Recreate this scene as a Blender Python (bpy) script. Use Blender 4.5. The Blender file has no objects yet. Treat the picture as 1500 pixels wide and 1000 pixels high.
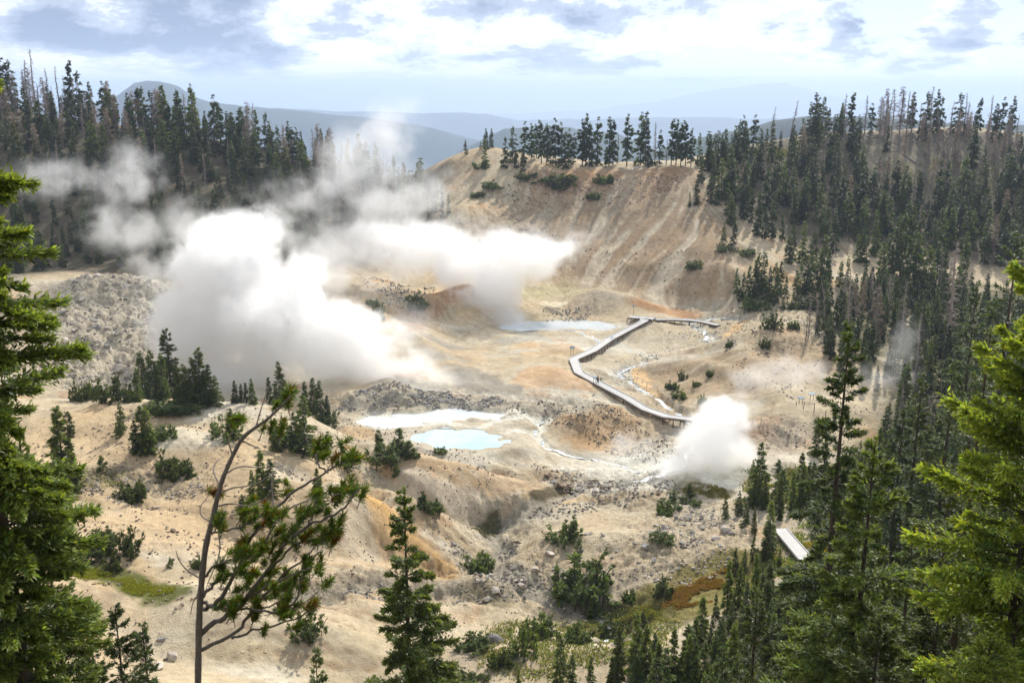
import bpy, math, random
import numpy as np
S = bpy.context.scene
COL = S.collection
RNG = np.random.default_rng(7)
random.seed(7)
# ------------------------------------------------------------------ camera
F = 1458.33; PITCH = math.atan(370/F); CZ = 60.0
cp, sp = math.cos(PITCH), math.sin(PITCH)
def ray(u, v):
    a = (u-750)/F; b = (500-v)/F
    return np.array([a, cp+b*sp, -sp+b*cp])
def at(u, v, Y):
    d = ray(u, v); return np.array([0, 0, CZ]) + d*(Y/d[1])
cam = bpy.data.cameras.new('camera'); camo = bpy.data.objects.new('camera', cam); COL.objects.link(camo)
cam.lens = 35; cam.sensor_width = 36; cam.clip_start = 0.2; cam.clip_end = 200000
cam.dof.use_dof = True; cam.dof.focus_distance = 150; cam.dof.aperture_fstop = 5.0
camo.location = (0, 0, CZ); camo.rotation_euler = (math.pi/2-PITCH, 0, 0)
S.camera = camo
# ------------------------------------------------------------------ noise
_P = np.random.default_rng(3).permutation(256); _P = np.concatenate([_P, _P, _P])
_G = np.stack([np.cos(np.arange(256)/256*2*np.pi*7.3), np.sin(np.arange(256)/256*2*np.pi*7.3)], 1)
def perlin(x, y):
    xi = np.floor(x).astype(np.int64); yi = np.floor(y).astype(np.int64)
    xf = x-xi; yf = y-yi; xi &= 255; yi &= 255
    u = xf*xf*xf*(xf*(xf*6-15)+10); w = yf*yf*yf*(yf*(yf*6-15)+10)
    def g(ix, iy, fx, fy):
        h = _P[_P[ix & 255]+(iy & 255)]; return _G[h, 0]*fx+_G[h, 1]*fy
    a = g(xi, yi, xf, yf); b = g(xi+1, yi, xf-1, yf); c = g(xi, yi+1, xf, yf-1); d = g(xi+1, yi+1, xf-1, yf-1)
    return (a+(b-a)*u + ((c+(d-c)*u)-(a+(b-a)*u))*w)*1.5
def fbm(x, y, s, oc=4, gain=.5, off=0.):
    r = 0; a = 1; x = x/s+off; y = y/s+off*1.7
    for i in range(oc):
        r = r+a*perlin(x+i*17.3, y-i*9.1); a *= gain; x = x*2.03; y = y*2.03
    return r
def sst(e0, e1, x):
    t = np.clip((x-e0)/(e1-e0), 0, 1); return t*t*(3-2*t)
# ------------------------------------------------------------------ control points (u, v, depth)
CP = """-300 1000 55;0 1000 65;100 1000 72;250 1000 76;400 1000 80;550 1000 86;700 1000 88;850 1000 87;1000 1000 86;1100 1000 80;1250 1000 68;1450 1000 55;1700 1000 45
0 900 80;100 900 85;250 900 88;400 900 92;550 900 98;620 900 102;100 800 100;250 800 104;400 800 108;480 790 112;520 750 119;600 770 121;640 815 121;560 830 113;660 790 124;722 770 134
640 862 110;700 862 111;780 868 111;800 830 118;0 700 112;100 700 115;250 700 122;0 640 130;250 640 132;100 640 132;250 582 146;100 582 150;0 585 150;400 700 124;400 640 137;400 592 151
480 622 153;540 652 149;600 668 147;500 700 128;440 660 134;560 735 127;650 722 133;700 698 142;765 728 139;800 722 147
350 560 201;450 560 201;500 592 180;550 578 186;600 580 187;650 582 187;700 590 184;640 600 181;560 625 174;700 680 156;620 672 159;760 640 171;800 650 168;870 600 185;870 640 172;830 690 158;880 570 194;850 535 208
940 470 250;920 500 238;850 500 237;750 500 236;650 500 236;600 540 207;700 550 204;640 470 249;660 442 260;680 430 266;600 425 277;540 405 288;520 430 262;540 470 236
740 477 254;820 477 254;900 477 252;820 425 281;780 440 272;900 448 268;960 460 260;1000 448 270;1050 440 268;830 405 290
850 380 300;950 380 292;1000 400 280;1050 400 274;900 320 322;1000 320 311;1020 262 337;900 262 347;1000 247 348;800 262 350;860 240 365;960 240 362;1050 235 365;720 217 388;760 225 385;640 247 375;700 262 358
680 310 330;640 340 318;760 310 335;760 350 312;640 380 300;560 380 305;600 340 322
0 160 400;-200 160 400;100 178 400;200 190 405;300 205 405;400 225 400;480 242 395;560 262 385;620 290 368;0 300 320;-150 300 320;100 300 320;200 300 322;300 300 325;450 310 335;550 325 328;0 400 272;100 398 278;200 412 263;300 400 276;450 388 292
150 406 262;80 450 234;200 450 238;100 520 205;30 520 200;180 560 195;60 565 188;230 500 215;0 480 222
1100 213 390;1200 193 402;1300 196 403;1400 190 405;1500 205 395;1700 210 390;1150 235 368;1050 260 345;1100 290 330;1250 290 345;1400 290 345;1500 290 342;1650 300 335;1100 350 300;1150 400 276;1250 370 304;1350 380 299;1450 400 286;1600 420 270
1100 440 262;1200 440 259;1200 480 226;1300 500 216;1400 500 214;1550 500 208;1000 500 237;1050 500 230;1100 482 226;1150 480 222;1000 548 203;1050 575 190;1100 570 182;950 510 233;1100 520 200;1200 530 196;1050 540 199;1150 570 178;1000 560 200;950 550 208;1030 590 184;990 605 182;920 545 214
1200 598 175;1240 590 177;1290 600 175;1150 640 161;1200 660 156;1080 690 150;1030 690 151;950 700 150;870 718 148;1000 718 144;940 650 168;1300 700 139;1400 600 171;1500 600 165;1600 600 160
1150 780 119;1165 800 113;1050 800 116;1060 745 131;950 740 139;900 760 134;850 742 144;780 778 131;742 808 124;710 840 119;850 795 123;870 850 113;700 905 105;860 908 106;800 960 92;930 950 94;1000 870 106;950 880 106;1100 900 93;1200 900 83;1300 900 74;1400 800 88;1300 800 100;1500 800 80;1500 700 112;1400 700 121"""
pts = []
for tok in CP.replace('\n', ';').split(';'):
    u, v, Y = map(float, tok.split()); pts.append(at(u, v, Y))
def hp(u, Y, z): pts.append(np.array([(u-750)/F*Y*1.02, Y, z]))
for h in [(100,170,5),(0,170,5),(250,166,4),(400,170,0),(470,172,-1.5),(540,160,.8),(600,158,-.4),(700,151,-1.2),(765,148,-1.9),(250,180,1),(60,178,3),
          (120,290,9),(200,285,8),(0,290,10),
          (0,440,43),(200,450,30),(400,445,18),(560,430,8),(640,420,16),(720,430,22),(860,420,20),(1000,420,20),(1100,440,22),(1250,470,30),(1400,470,32),(1550,470,32),
          (0,620,-40),(400,620,-60),(750,620,-70),(1100,620,-50),(1400,620,-30),(-400,620,-40),(1900,620,-40),(-400,300,40),(-300,200,35),(-300,130,30),(-300,80,40),(1800,300,30),(1800,200,20),(1850,130,25),(1850,80,40)]: hp(*h)
for p in [(0,-3,60.5),(-12,2,59),(12,2,60),(0,1.5,58.0),(0,8,53.2),(-6,9,53),(6,9,54),(0,20,44),(-14,20,45),(14,20,45),(0,32,33.5),(-22,32,34),(22,32,35),(-30,45,27),(0,45,22),(28,45,26),(0,62,11.5),
          (-40,-20,66),(40,-20,68),(0,-20,67),(0,-60,75),(-90,-60,75),(90,-60,75),(-60,20,56),(60,20,52),(-90,60,50),(90,60,45),(0,-200,90),(-300,-200,90),(300,-200,90),(-300,0,80),(300,0,80)]: pts.append(np.array(p, float))
pts = np.array(pts)
XO = 25.0
def dom(x, y):
    yy = y+XO; r = np.sqrt(x*x+yy*yy)+5; th = np.arctan2(x, yy)
    return th*1.15, np.log(r)*1.0
def tps_fit(P, lam=2e-4):
    a, b = dom(P[:, 0], P[:, 1]); n = len(P)
    d2 = (a[:, None]-a)**2+(b[:, None]-b)**2
    K = .5*d2*np.log(d2+1e-12)+lam*np.eye(n)
    Q = np.stack([np.ones(n), a, b], 1)
    A = np.block([[K, Q], [Q.T, np.zeros((3, 3))]])
    w = np.linalg.solve(A, np.concatenate([P[:, 2], np.zeros(3)]))
    return a, b, w
_ta, _tb, _tw = tps_fit(pts)
def h_tps(x, y):
    a, b = dom(x, y); out = _tw[-3]+_tw[-2]*a+_tw[-1]*b
    for i in range(len(_ta)):
        d2 = (a-_ta[i])**2+(b-_tb[i])**2
        out = out+_tw[i]*.5*d2*np.log(d2+1e-12)
    return out
# base heights on a regular raster (x -320..320, y -20..640, 2 m), bicubic-ish by linear interpolation
GX0, GY0, GD = -330., -60., 2.
gx = np.arange(GX0, 331, GD); gy = np.arange(GY0, 641, GD)
_X, _Y = np.meshgrid(gx, gy)
HB = h_tps(_X, _Y)
def blur(a, n=1):
    for _ in range(n):
        b = np.pad(a, 1, mode='edge'); a = (b[:-2, 1:-1]+b[2:, 1:-1]+b[1:-1, :-2]+b[1:-1, 2:]+4*a)/8
    return a
def bil(A, x, y, x0=GX0, y0=GY0, d=GD):
    fx = np.clip((x-x0)/d, 0, A.shape[1]-1.001); fy = np.clip((y-y0)/d, 0, A.shape[0]-1.001)
    ix = fx.astype(int); iy = fy.astype(int); fx = fx-ix; fy = fy-iy
    return (A[iy, ix]*(1-fx)+A[iy, ix+1]*fx)*(1-fy)+(A[iy+1, ix]*(1-fx)+A[iy+1, ix+1]*fx)*fy
def hbase(x, y): return bil(HB, np.asarray(x, float), np.asarray(y, float))
def march(u, v, hf, lo=30., hi=640.):
    d = ray(u, v); Y = np.arange(lo, hi, .5); t = Y/d[1]
    g = hf(d[0]*t, Y)-(CZ+d[2]*t); k = np.where(g >= 0)[0]
    if len(k) == 0 or k[0] == 0: return None
    k = k[0]; f = g[k-1]/(g[k-1]-g[k]); Yh = Y[k-1]+.5*f; t = Yh/d[1]
    return np.array([d[0]*t, Yh, CZ+d[2]*t])
def hit0(u, v):
    for dv in (0, 3, 6, 10, 16, 24, 34, 50, 70):
        p = march(u, v+dv, hbase)
        if p is not None: return p
    raise ValueError((u, v))
# ------------------------------------------------------------------ strokes and zones in world metres
def stroke(x, y, P, w, soft=None, closed=False):
    """1 inside a ribbon of half width w round polyline P (world xy), soft falloff"""
    soft = soft if soft is not None else w*.6
    out = np.zeros(x.shape); P = np.asarray(P)[:, :2]; R = w+soft
    m = (x > P[:, 0].min()-R) & (x < P[:, 0].max()+R) & (y > P[:, 1].min()-R) & (y < P[:, 1].max()+R)
    if not m.any(): return out
    xs, ys = x[m], y[m]; D = np.full(xs.shape, 1e9)
    n = len(P) if closed else len(P)-1
    if len(P) == 1: D = (xs-P[0, 0])**2+(ys-P[0, 1])**2
    for i in range(n if len(P) > 1 else 0):
        a, b = P[i], P[(i+1) % len(P)]; ab = b-a; L = (ab**2).sum()+1e-9
        t = np.clip(((xs-a[0])*ab[0]+(ys-a[1])*ab[1])/L, 0, 1)
        D = np.minimum(D, (xs-a[0]-t*ab[0])**2+(ys-a[1]-t*ab[1])**2)
    out[m] = 1-sst(w-soft*.5, w+soft*.5, np.sqrt(D)); return out
def poly(x, y, P, soft=1.0):
    """soft polygon mask, P world xy"""
    P = np.asarray(P)[:, :2]; out = np.zeros(x.shape)
    m = (x > P[:, 0].min()-soft) & (x < P[:, 0].max()+soft) & (y > P[:, 1].min()-soft) & (y < P[:, 1].max()+soft)
    if not m.any(): return out
    xs, ys = x[m], y[m]; ins = np.zeros(xs.shape, bool); D = np.full(xs.shape, 1e9)
    for i in range(len(P)):
        a, b = P[i], P[(i+1) % len(P)]
        c = ((a[1] > ys) != (b[1] > ys)) & (xs < (b[0]-a[0])*(ys-a[1])/(b[1]-a[1]+1e-12)+a[0]); ins ^= c
        ab = b-a; L = (ab**2).sum()+1e-9; t = np.clip(((xs-a[0])*ab[0]+(ys-a[1])*ab[1])/L, 0, 1)
        D = np.minimum(D, (xs-a[0]-t*ab[0])**2+(ys-a[1]-t*ab[1])**2)
    D = np.sqrt(D)*np.where(ins, 1, -1); out[m] = sst(-soft, soft, D); return out
def px(s):
    """'u v;u v' pixel polyline dropped on the base terrain"""
    return np.array([hit0(*map(float, t.split())) for t in s.split(';')])
# ------------------------------------------------------------------ zones (outlines read off the photograph, laid on the ground)
Z = {k: px(s) for k, s in dict(
  rubble='60 470;95 415;150 404;230 408;260 440;240 500;200 555;120 570;70 530',
  mudA='520 606;560 598;610 603;650 592;700 596;745 607;735 620;700 612;665 615;700 632;640 630;570 632;515 618',
  poolA='606 650;640 634;700 634;735 645;748 662;700 668;640 662',
  poolB='736 484;760 472;800 470;850 468;900 470;912 478;880 486;840 484;800 485;760 488',
  poolC='792 440;830 445;820 452;796 448',
  bigslope='640 390;700 320;770 285;1000 245;1060 300;1080 380;1060 440;1000 448;850 425;800 400;760 350',
  greyband='490 600;530 575;600 570;690 578;740 592;700 600;600 592;540 600',
  fan='560 440;620 400;720 415;760 460;700 480;600 500;560 470',
).items()}
L = {k: px(s) for k, s in dict(
  creek='1100 462;1050 462;1010 470;1045 497;1015 512;985 522;950 530;915 540;903 547;925 560;955 580;985 598;1000 607;1030 640;1000 680;930 706;870 722;820 740;770 762;735 772;725 785;745 812;720 838;700 850;760 868;830 880;870 900;900 915;905 930;850 945',
  rillA='745 607;775 612;790 626;760 640;748 645',
  rillB='690 632;740 624;760 612;800 614',
  rillC='790 614;786 640;800 655;850 665;900 678;940 690',
  rillD='820 486;850 490;880 500;872 510;860 514',
  rillE='905 500;930 512;950 520;960 528',
  rillF='520 520;560 550;600 565;680 570;760 580;830 590',
  gullyA='430 880;480 868;540 858;600 862;660 872;720 880',
  gullyB='500 640;560 690;620 730;690 750;740 765',
  gullyC='520 690;560 730;600 800;640 850',
  trail='1048 474;1080 462;1100 452;1110 470;1085 490', trail2='1000 608;960 580;940 555;935 540;960 528;1000 515;1060 492;1090 470',
  trail3='1180 600;1230 592;1290 590;1330 600',
).items()}
# polar sheet: fine in front of the viewer, coarse behind, out to the horizon
th = np.concatenate([np.linspace(-180, -44, 60)[:-1], np.linspace(-44, -31, 90)[:-1], np.linspace(-31, 31, 900)[:-1], np.linspace(31, 44, 90)[:-1], np.linspace(44, 180, 60)])*math.pi/180
rr = np.concatenate([np.geomspace(.6, 55, 70)[:-1], np.geomspace(55, 470, 640)[:-1], np.geomspace(470, 1500, 90)[:-1], np.geomspace(1500, 70000, 420)])
TH, RR = np.meshgrid(th, rr); X = np.sin(TH)*RR; Y = np.cos(TH)*RR
SH = X.shape
near = RR < 700
# working raster at 0.5 m for flow-aligned streaks
WX0, WY0, WD = -250., 40., .5
wx = np.arange(WX0, 251, WD); wy = np.arange(WY0, 480, WD); WX, WY = np.meshgrid(wx, wy)
hb = hbase(WX, WY); hbs = blur(hb, 10)
gyy, gxx = np.gradient(hbs, WD); sl = np.hypot(gxx, gyy)+1e-6
ux, uy = gxx/sl, gyy/sl
nz = np.random.default_rng(5).normal(size=WX.shape); nz = blur(nz, 1); nz2 = blur(np.random.default_rng(6).normal(size=WX.shape), 14)
def lic(nz, k, step):
    acc = np.zeros(WX.shape); 
    for s in (1, -1):
        cx, cy = WX.copy(), WY.copy()
        for i in range(k):
            ix = np.clip(((cx-WX0)/WD).astype(int), 0, WX.shape[1]-1); iy = np.clip(((cy-WY0)/WD).astype(int), 0, WX.shape[0]-1)
            acc += nz[iy, ix]; cx += s*step*ux[iy, ix]; cy += s*step*uy[iy, ix]
    return acc
ST = lic(nz, 16, .7); ST /= ST.std(); ST2 = lic(nz2, 16, 1.6); ST2 /= ST2.std()
def W(A, x, y): return bil(A, x, y, WX0, WY0, WD)
inW = lambda x, y: sst(-250, -235, x)*(1-sst(235, 250, x))*sst(40, 52, y)*(1-sst(455, 478, y))
def masks(x, y):
    wxn = x+fbm(x, y, 9, 3)*1.6; wyn = y+fbm(x+50, y-30, 9, 3)*1.6
    m = {}
    for k, w, s in (('creek', 1.5, 1.2), ('rillA', .8, .6), ('rillB', .7, .6), ('rillC', .7, .6), ('rillD', .7, .6), ('rillE', .7, .6), ('rillF', .8, 1.5), ('gullyA', 2.0, 2.5), ('gullyB', 1.5, 3), ('gullyC', 1.2, 3), ('trail', 1.0, .8), ('trail2', 1.3, .8), ('trail3', 1.5, 1)):
        m[k] = stroke(wxn, wyn, L[k], w, s)
    for k, s in (('rubble', 6), ('mudA', 1.0), ('bigslope', 8), ('greyband', 3), ('fan', 8)): m[k] = poly(wxn, wyn, Z[k], s)
    for k, s in (('poolA', 1.2), ('poolB', 1.5), ('poolC', 1.0)): m[k] = poly(x+fbm(x, y, 6, 4, .6)*1.8, y+fbm(x+40, y, 6, 4, .6)*1.8, Z[k], s*.6)
    return m
BUMP = [(px(a), w_, h_) for a, w_, h_ in (('480 640;560 660;640 690;720 705;790 722', 4, 1.5), ('500 740;580 745;630 775;655 815', 5, 1.8), ('790 800;740 845;690 872', 5, 1.6), ('780 752;860 735;930 728', 5, 1.3),
  ('845 628;900 618', 4, 1.4), ('860 440;920 448', 6, 2.2), ('630 450;680 430', 5, 2.4), ('600 500;640 520;680 552', 3, 1.2), ('960 540;1000 522;1080 500;1150 500', 5, 1.8), ('220 650;310 662', 5, 1.3), ('330 720;430 760', 6, 1.2), ('180 800;260 820', 7, 1.0),
  ('560 700;640 735;700 755', 2.5, -1.4), ('380 820;460 800;520 820', 3, -1.0), ('760 850;800 830;850 850', 4, 1.2), ('1100 640;1150 620;1230 600', 5, 1.2), ('1080 560;1130 540', 5, 1.3), ('700 610;740 600;800 600;880 640', 3, .9), ('780 690;860 700', 3, .8), ('470 665;520 700;545 735', 2.5, -1.0), ('430 690;480 730;510 780;560 815', 2.2, -1.0), ('380 700;440 730;500 800;540 840', 4, 1.3), ('60 880;200 850;330 880;430 850', 5, 1.0), ('300 900;420 930;520 960', 5, 1.4), ('560 900;640 900;720 905', 3, 1.0), ('200 940;300 960', 4, -.9),
  ('560 890;640 880;700 888', 2.0, -.9), ('690 850;730 820;760 800', 3, -1.2), ('820 800;900 790;960 800', 4, 1.1), ('800 760;840 748;900 745', 2, -.7), ('1000 545;1060 560;1120 590', 3, -1.0), ('1040 520;1100 540;1160 560', 3, -.8), ('600 650;680 672;760 700', 2.2, .9), ('560 560;600 590;560 600', 4, 1.2), ('880 440;960 452', 3, .8), ('700 480;760 500;860 520', 4, .7), ('620 500;560 520', 6, 1.6), ('860 590;900 600', 3, .7), ('1060 660;1160 680', 4, .9), ('760 925;900 960', 4, 1.0), ('120 420;180 415;230 430', 6, 2.0))]
RGHP = [(px(a), w_) for a, w_ in (('700 880;640 870;560 862;430 880', 4), ('740 770;720 800;740 840;780 860;860 900;920 900', 6), ('830 715;900 720;960 735;1040 780;1000 820', 8), ('60 470;150 440;200 480;120 520', 18), ('500 590;640 575;740 592', 6), ('800 600;900 620;960 650', 7), ('860 455;820 465', 5), ('560 440;600 455', 10), ('1060 470;1100 480;1150 500;1120 440', 8), ('760 300;860 290;960 280', 10), ('660 330;760 340;700 360', 10), ('230 705;280 715;150 695', 4), ('880 545;960 580;1000 605', 3), ('650 840;600 830', 3), ('1180 640;1120 640', 5), ('830 850;900 830', 6))]
def RGH(x, y):
    r_ = np.zeros(np.shape(x))
    for P_, w_ in RGHP: r_ = np.maximum(r_, stroke(x, y, P_, w_, w_*1.6))
    return r_
LEVEL = dict(mudA=.0, poolA=-.1, poolB=.02)
def height(x, y, full=False):
    h0 = hbase(x, y); m = masks(x, y); w = inW(x, y)
    st, st2 = W(ST, x, y)*w, W(ST2, x, y)*w; slp = W(sl, x, y)
    s1 = sst(.12, .45, slp)
    h = h0+fbm(x, y, 22, 3)*.75+fbm(x, y, 3.6, 4, .6)*(.05+.14*RGH(x, y))
    h = h+s1*(st*.07+st2*.24)-sst(.06, .25, slp)*(np.clip(st-.5, 0, 2)*.20+np.clip(st2-.4, 0, 2)*.28)
    rgh = RGH(x, y); m['rgh'] = rgh; lump = np.clip(rgh*1.1+sst(.35, .7, fbm(x, y, 17, 3, off=21))*.3, 0, 1)*(1-m['mudA'])*(1-m['poolA'])*(1-m['poolB']); h = h+lump*((.5-np.abs(fbm(x, y, 2.6, 4, .6, 31)))*.55+fbm(x, y, .9, 2)*.12); m['lump'] = lump
    h = h-np.abs(fbm(x, y, 22, 3, off=4))*sst(70, 110, y)*(1-sst(300, 340, y))*.9+.35
    rough = np.clip(m['rubble']+m['greyband']*.9+m['gullyA']*.3, 0, 1)
    h = h+rough*(np.abs(fbm(x, y, 7, 4, .6, 3))*1.6+fbm(x, y, 1.6, 2)*.35-.5)
    for k, d in (('gullyA', .7), ('gullyB', .9), ('gullyC', .8), ('creek', .55), ('rillC', .25), ('rillF', .4), ('rillA', .25)): h = h-m[k]*d
    for P_, w_, h_ in BUMP: h = h+stroke(x+fbm(x, y, 12, 2)*1.5, y, P_, w_*.75, w_*1.5)*h_
    # the trail is a bench cut in the slope
    h = h-m['trail2']*.3
    for k, lv in LEVEL.items():
        rg_ = np.clip(poly(x, y, Z[k], 7.)*2.2, 0, .5); cut = m[k]; rimz = lv+.10+.12*np.clip(fbm(x, y, 4, 3, off=6)+.3, -.35, 1); h = h*(1-np.clip(rg_*2, 0, 1))+np.clip(rg_*2, 0, 1)*np.clip(h, rimz, rimz+.5); h = h*(1-cut)+cut*(lv-.25)
    if True:
        isl = m['mudA']*sst(.12, .45, fbm(x*.6, y, 5, 3, off=15)); h = h+isl*.32
    return (h, m, st, st2, slp) if full else h
# far land: ranges by distance with crest lines read off the photograph
def crest(us, vs, D, x, y):
    t = np.arctan2(x, y); u = 750+np.tan(np.clip(t, -1.3, 1.3))*F/cp*.985
    v = np.interp(u, us, vs); return CZ+(130-v)/F*D*1.03
FAR = [ # distance, width, us, vs
 (2600, 700, [-900, 0, 200, 600, 800, 960, 1010, 1050, 1090, 1130, 1180, 1300, 1500, 2400], [330, 320, 320, 300, 260, 215, 200, 190, 182, 172, 166, 168, 175, 190]),
 (4000, 1400, [-900, 0, 500, 560, 620, 680, 740, 800, 900, 1000, 1500, 2400], [330, 330, 330, 290, 245, 212, 184, 180, 190, 230, 250, 250]),
 (6200, 1800, [-900, 0, 100, 180, 205, 225, 240, 255, 270, 285, 310, 340, 420, 520, 620, 700, 800, 1000, 1500, 2400], [190, 170, 160, 140, 124, 121, 122, 124, 129, 138, 146, 150, 156, 166, 180, 200, 230, 240, 240, 200]),
 (11000, 2600, [-900, 0, 300, 420, 520, 620, 680, 720, 760, 800, 860, 1000, 1200, 2400], [150, 150, 152, 155, 160, 163, 162, 166, 172, 172, 171, 168, 170, 170]),
 (22000, 5000, [-900, 0, 700, 850, 950, 1000, 1060, 1100, 1140, 1180, 1240, 1300, 1400, 1500, 2400], [160, 160, 166, 160, 150, 139, 130, 125, 123, 132, 146, 152, 154, 150, 150]),
 (38000, 7000, [-900, 0, 300, 400, 440, 500, 560, 620, 700, 760, 900, 1100, 1300, 1400, 1480, 2400], [128, 128, 132, 128, 127, 129, 128, 128, 131, 131, 131, 128, 128, 126, 125, 126]),]
def far(x, y):
    r = np.hypot(x, y); base = -120-sst(700, 6000, r)*700
    h = base+fbm(x, y, 900, 4)*60
    for D, w, us, vs in FAR:
        top = crest(us, vs, D, x, y)+fbm(x, y, D*.05, 4, .55)*D*.0016
        g = np.exp(-((r-D)/(w*.5))**2); h = np.maximum(h, h*(1-g)+top*g+0*h)
    return h
def hfull(x, y):
    r = np.hypot(x, y); n = 1-sst(500, 640, r)
    return height(x, y)*n+far(x, y)*(1-n) if np.any(r > 500) else height(x, y)
r1 = rr < 640; Hh = np.zeros(SH)
hn, M, st, st2, slp = height(X[r1], Y[r1], True)
n = 1-sst(470, 630, RR[r1]); Hh[r1] = hn*n+far(X[r1], Y[r1])*(1-n); Hh[~r1] = far(X[~r1], Y[~r1])
# small-scale relief raster used when objects are set on the ground
HR = height(WX, WY)
def ground(x, y):
    x = np.asarray(x, float); y = np.asarray(y, float)
    ok = (x > WX0) & (x < 250) & (y > WY0) & (y < 479.)
    return np.where(ok, W(HR, x, y), hbase(x, y))
def hit(u, v):
    for dv in (0, 2, 5, 9, 14, 20, 28, 40, 60):
        p = march(u, v+dv, ground, 45.)
        if p is not None: return p
    raise ValueError((u, v))
# ---- colour (ground colour: ochres, clays, mineral whites, iron stains, moss; pit shading on grey mounds)
def C(*a): return np.array(a)
x, y = X[r1], Y[r1]
n1 = fbm(x, y, 30, 4, off=2); n2 = fbm(x, y, 8, 4, off=8); n3 = fbm(x, y, 2.2, 3, off=5); n4 = fbm(x*.5, y, 15, 4, .6, off=11)
col = np.ones(x.shape+(3,))*C(.52, .43, .31)
def mix(m, c, a=1.):
    global col
    m = np.clip(m*a, 0, 1)[..., None]; col = col*(1-m)+np.asarray(c)*m
basin = stroke(x, y, px('300 560;500 560;700 530;860 520;900 640;700 650;960 690'), 26, 30); mix(basin*sst(-.6, .4, n1+n2*.4), C(.58, .56, .52), .85); mix(basin*sst(.1, .6, n2-n1*.4), C(.40, .37, .33), .5); mix(basin*sst(.1, .7, -n1), C(.55, .40, .25), .5)
mix(sst(.0, .8, n1)*(1-basin*.6), C(.56, .38, .21), .55)          # ochre
mix(sst(.15, .7, n4), C(.62, .58, .52), .8)           # pale mineral crust
mix(sst(.2, .8, -n2), C(.38, .32, .26), .5)           # grey clay
mix(sst(.25, .6, n2)*sst(0, .4, n1), C(.52, .27, .12), .5)
def blobz(s, w, c, a, soft=None):
    P = px(s); mix(stroke(x+n2*w*.45+n3*.5, y+n4*w*.45+n3*.5, P, w, soft or w*.55), c, a)
blobz('120 640;260 660;380 700;330 760;220 720;120 760', 10, C(.57, .42, .26), .7); blobz('150 790;260 770;400 790;500 840', 6, C(.56, .41, .26), .6); blobz('240 650;300 655', 3.5, C(.62, .57, .49), .8); blobz('200 900;320 880;450 920', 4, C(.60, .50, .37), .6)
blobz('520 640;620 690;700 710;770 720', 3.5, C(.50, .31, .15), .6)
blobz('640 680;720 700;760 712', 2.0, C(.47, .25, .11), .5)
blobz('560 760;600 800;620 830', 4, C(.62, .37, .13), .95); blobz('460 720;500 760;520 790', 2, C(.60, .38, .17), .8); blobz('520 660;600 700;680 725', 1.5, C(.58, .33, .13), .8)
blobz('500 760;540 830;560 850;450 800', 6, C(.60, .47, .33), .5)
blobz('420 700;500 740;520 800', 3, C(.60, .53, .45), .7)
blobz('600 700;640 720;700 740', 2.5, C(.62, .55, .48), .8)
blobz('780 745;850 740;900 735', 2.2, C(.62, .42, .20), .7)
blobz('590 490;600 465;640 445;670 432', 4.5, C(.42, .20, .09), .9)
blobz('560 460;530 470;510 450', 7, C(.55, .38, .20), .8)
blobz('820 555;860 560;800 545;780 560', 4, C(.58, .33, .15), .6)
blobz('780 520;840 516;760 508', 3, C(.60, .42, .24), .6)
blobz('840 625;900 615;900 640;860 645', 4.5, C(.48, .30, .15), .85)
blobz('930 448;980 456;1010 462', 3, C(.52, .26, .11), .8)
blobz('780 430;830 425;850 432', 4, C(.48, .44, .27), .8)
blobz('860 450;900 445', 5, C(.47, .39, .30), .7)
blobz('630 500;660 510', 4.5, C(.33, .30, .27), .9); blobz('680 545;700 560;740 570', 4, C(.33, .30, .27), .9); blobz('610 520;660 530', 3, C(.42, .38, .33), .8); blobz('640 590;720 600;780 600', 4, C(.38, .35, .31), .7); blobz('740 500;800 500;760 490', 3, C(.42, .40, .37), .8)  # grey mounds, painted darker to put in the shading of their pits
blobz('930 490;980 500;960 520', 5, C(.52, .45, .36), .7)
blobz('900 570;960 600;940 590', 4, C(.58, .45, .31), .7)
blobz('960 545;1000 560;980 585', 4, C(.40, .29, .18), .7)
blobz('1000 545;1060 545;1120 540;1180 520', 9, C(.40, .30, .20), .85); blobz('1000 518;1080 492;1120 480', 3, C(.52, .43, .33), .7)
blobz('1100 560;1060 590', 5, C(.37, .29, .22), .6)
blobz('1120 640;1080 660;1160 640', 4, C(.45, .36, .29), .6); blobz('1120 625;1110 640', 3, C(.52, .32, .20), .6)
blobz('1210 595;1270 590', 4, C(.60, .50, .38), .8)
blobz('120 420;180 430;160 500', 12, C(.50, .46, .41), .75)
blobz('860 680;900 690;960 672;1040 690;900 712', 6, C(.68, .67, .64), .95)
blobz('640 660;760 655;860 670;780 680', 4, C(.60, .54, .47), .6)
blobz('560 560;640 565', 3, C(.45, .42, .38), .8)
# the big scarp: brown, streaked
mb = M['bigslope']; mix(mb, C(.33, .24, .16), .9); mix(mb*sst(0, 1.8, st2), C(.43, .27, .14), .5); mix(mb*sst(.0, 1.6, -st2+n2), C(.46, .38, .30), .45); mix(mb*sst(.6, 1.8, st), C(.27, .18, .11), .45)
top = poly(x, y, px('760 250;900 248;1010 250;1010 262;960 290;860 290;780 285'), 6); mix(top, C(.38, .20, .09), .7)
blobz('660 235;700 225;740 228', 14, C(.46, .36, .25), .8)
blobz('780 385;830 360;860 340', 7, C(.34, .30, .26), .5); blobz('700 340;780 330', 9, C(.35, .28, .22), .6)
blobz('1230 380;1300 385;1380 380;1420 390', 14, C(.52, .42, .31), .8)
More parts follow.
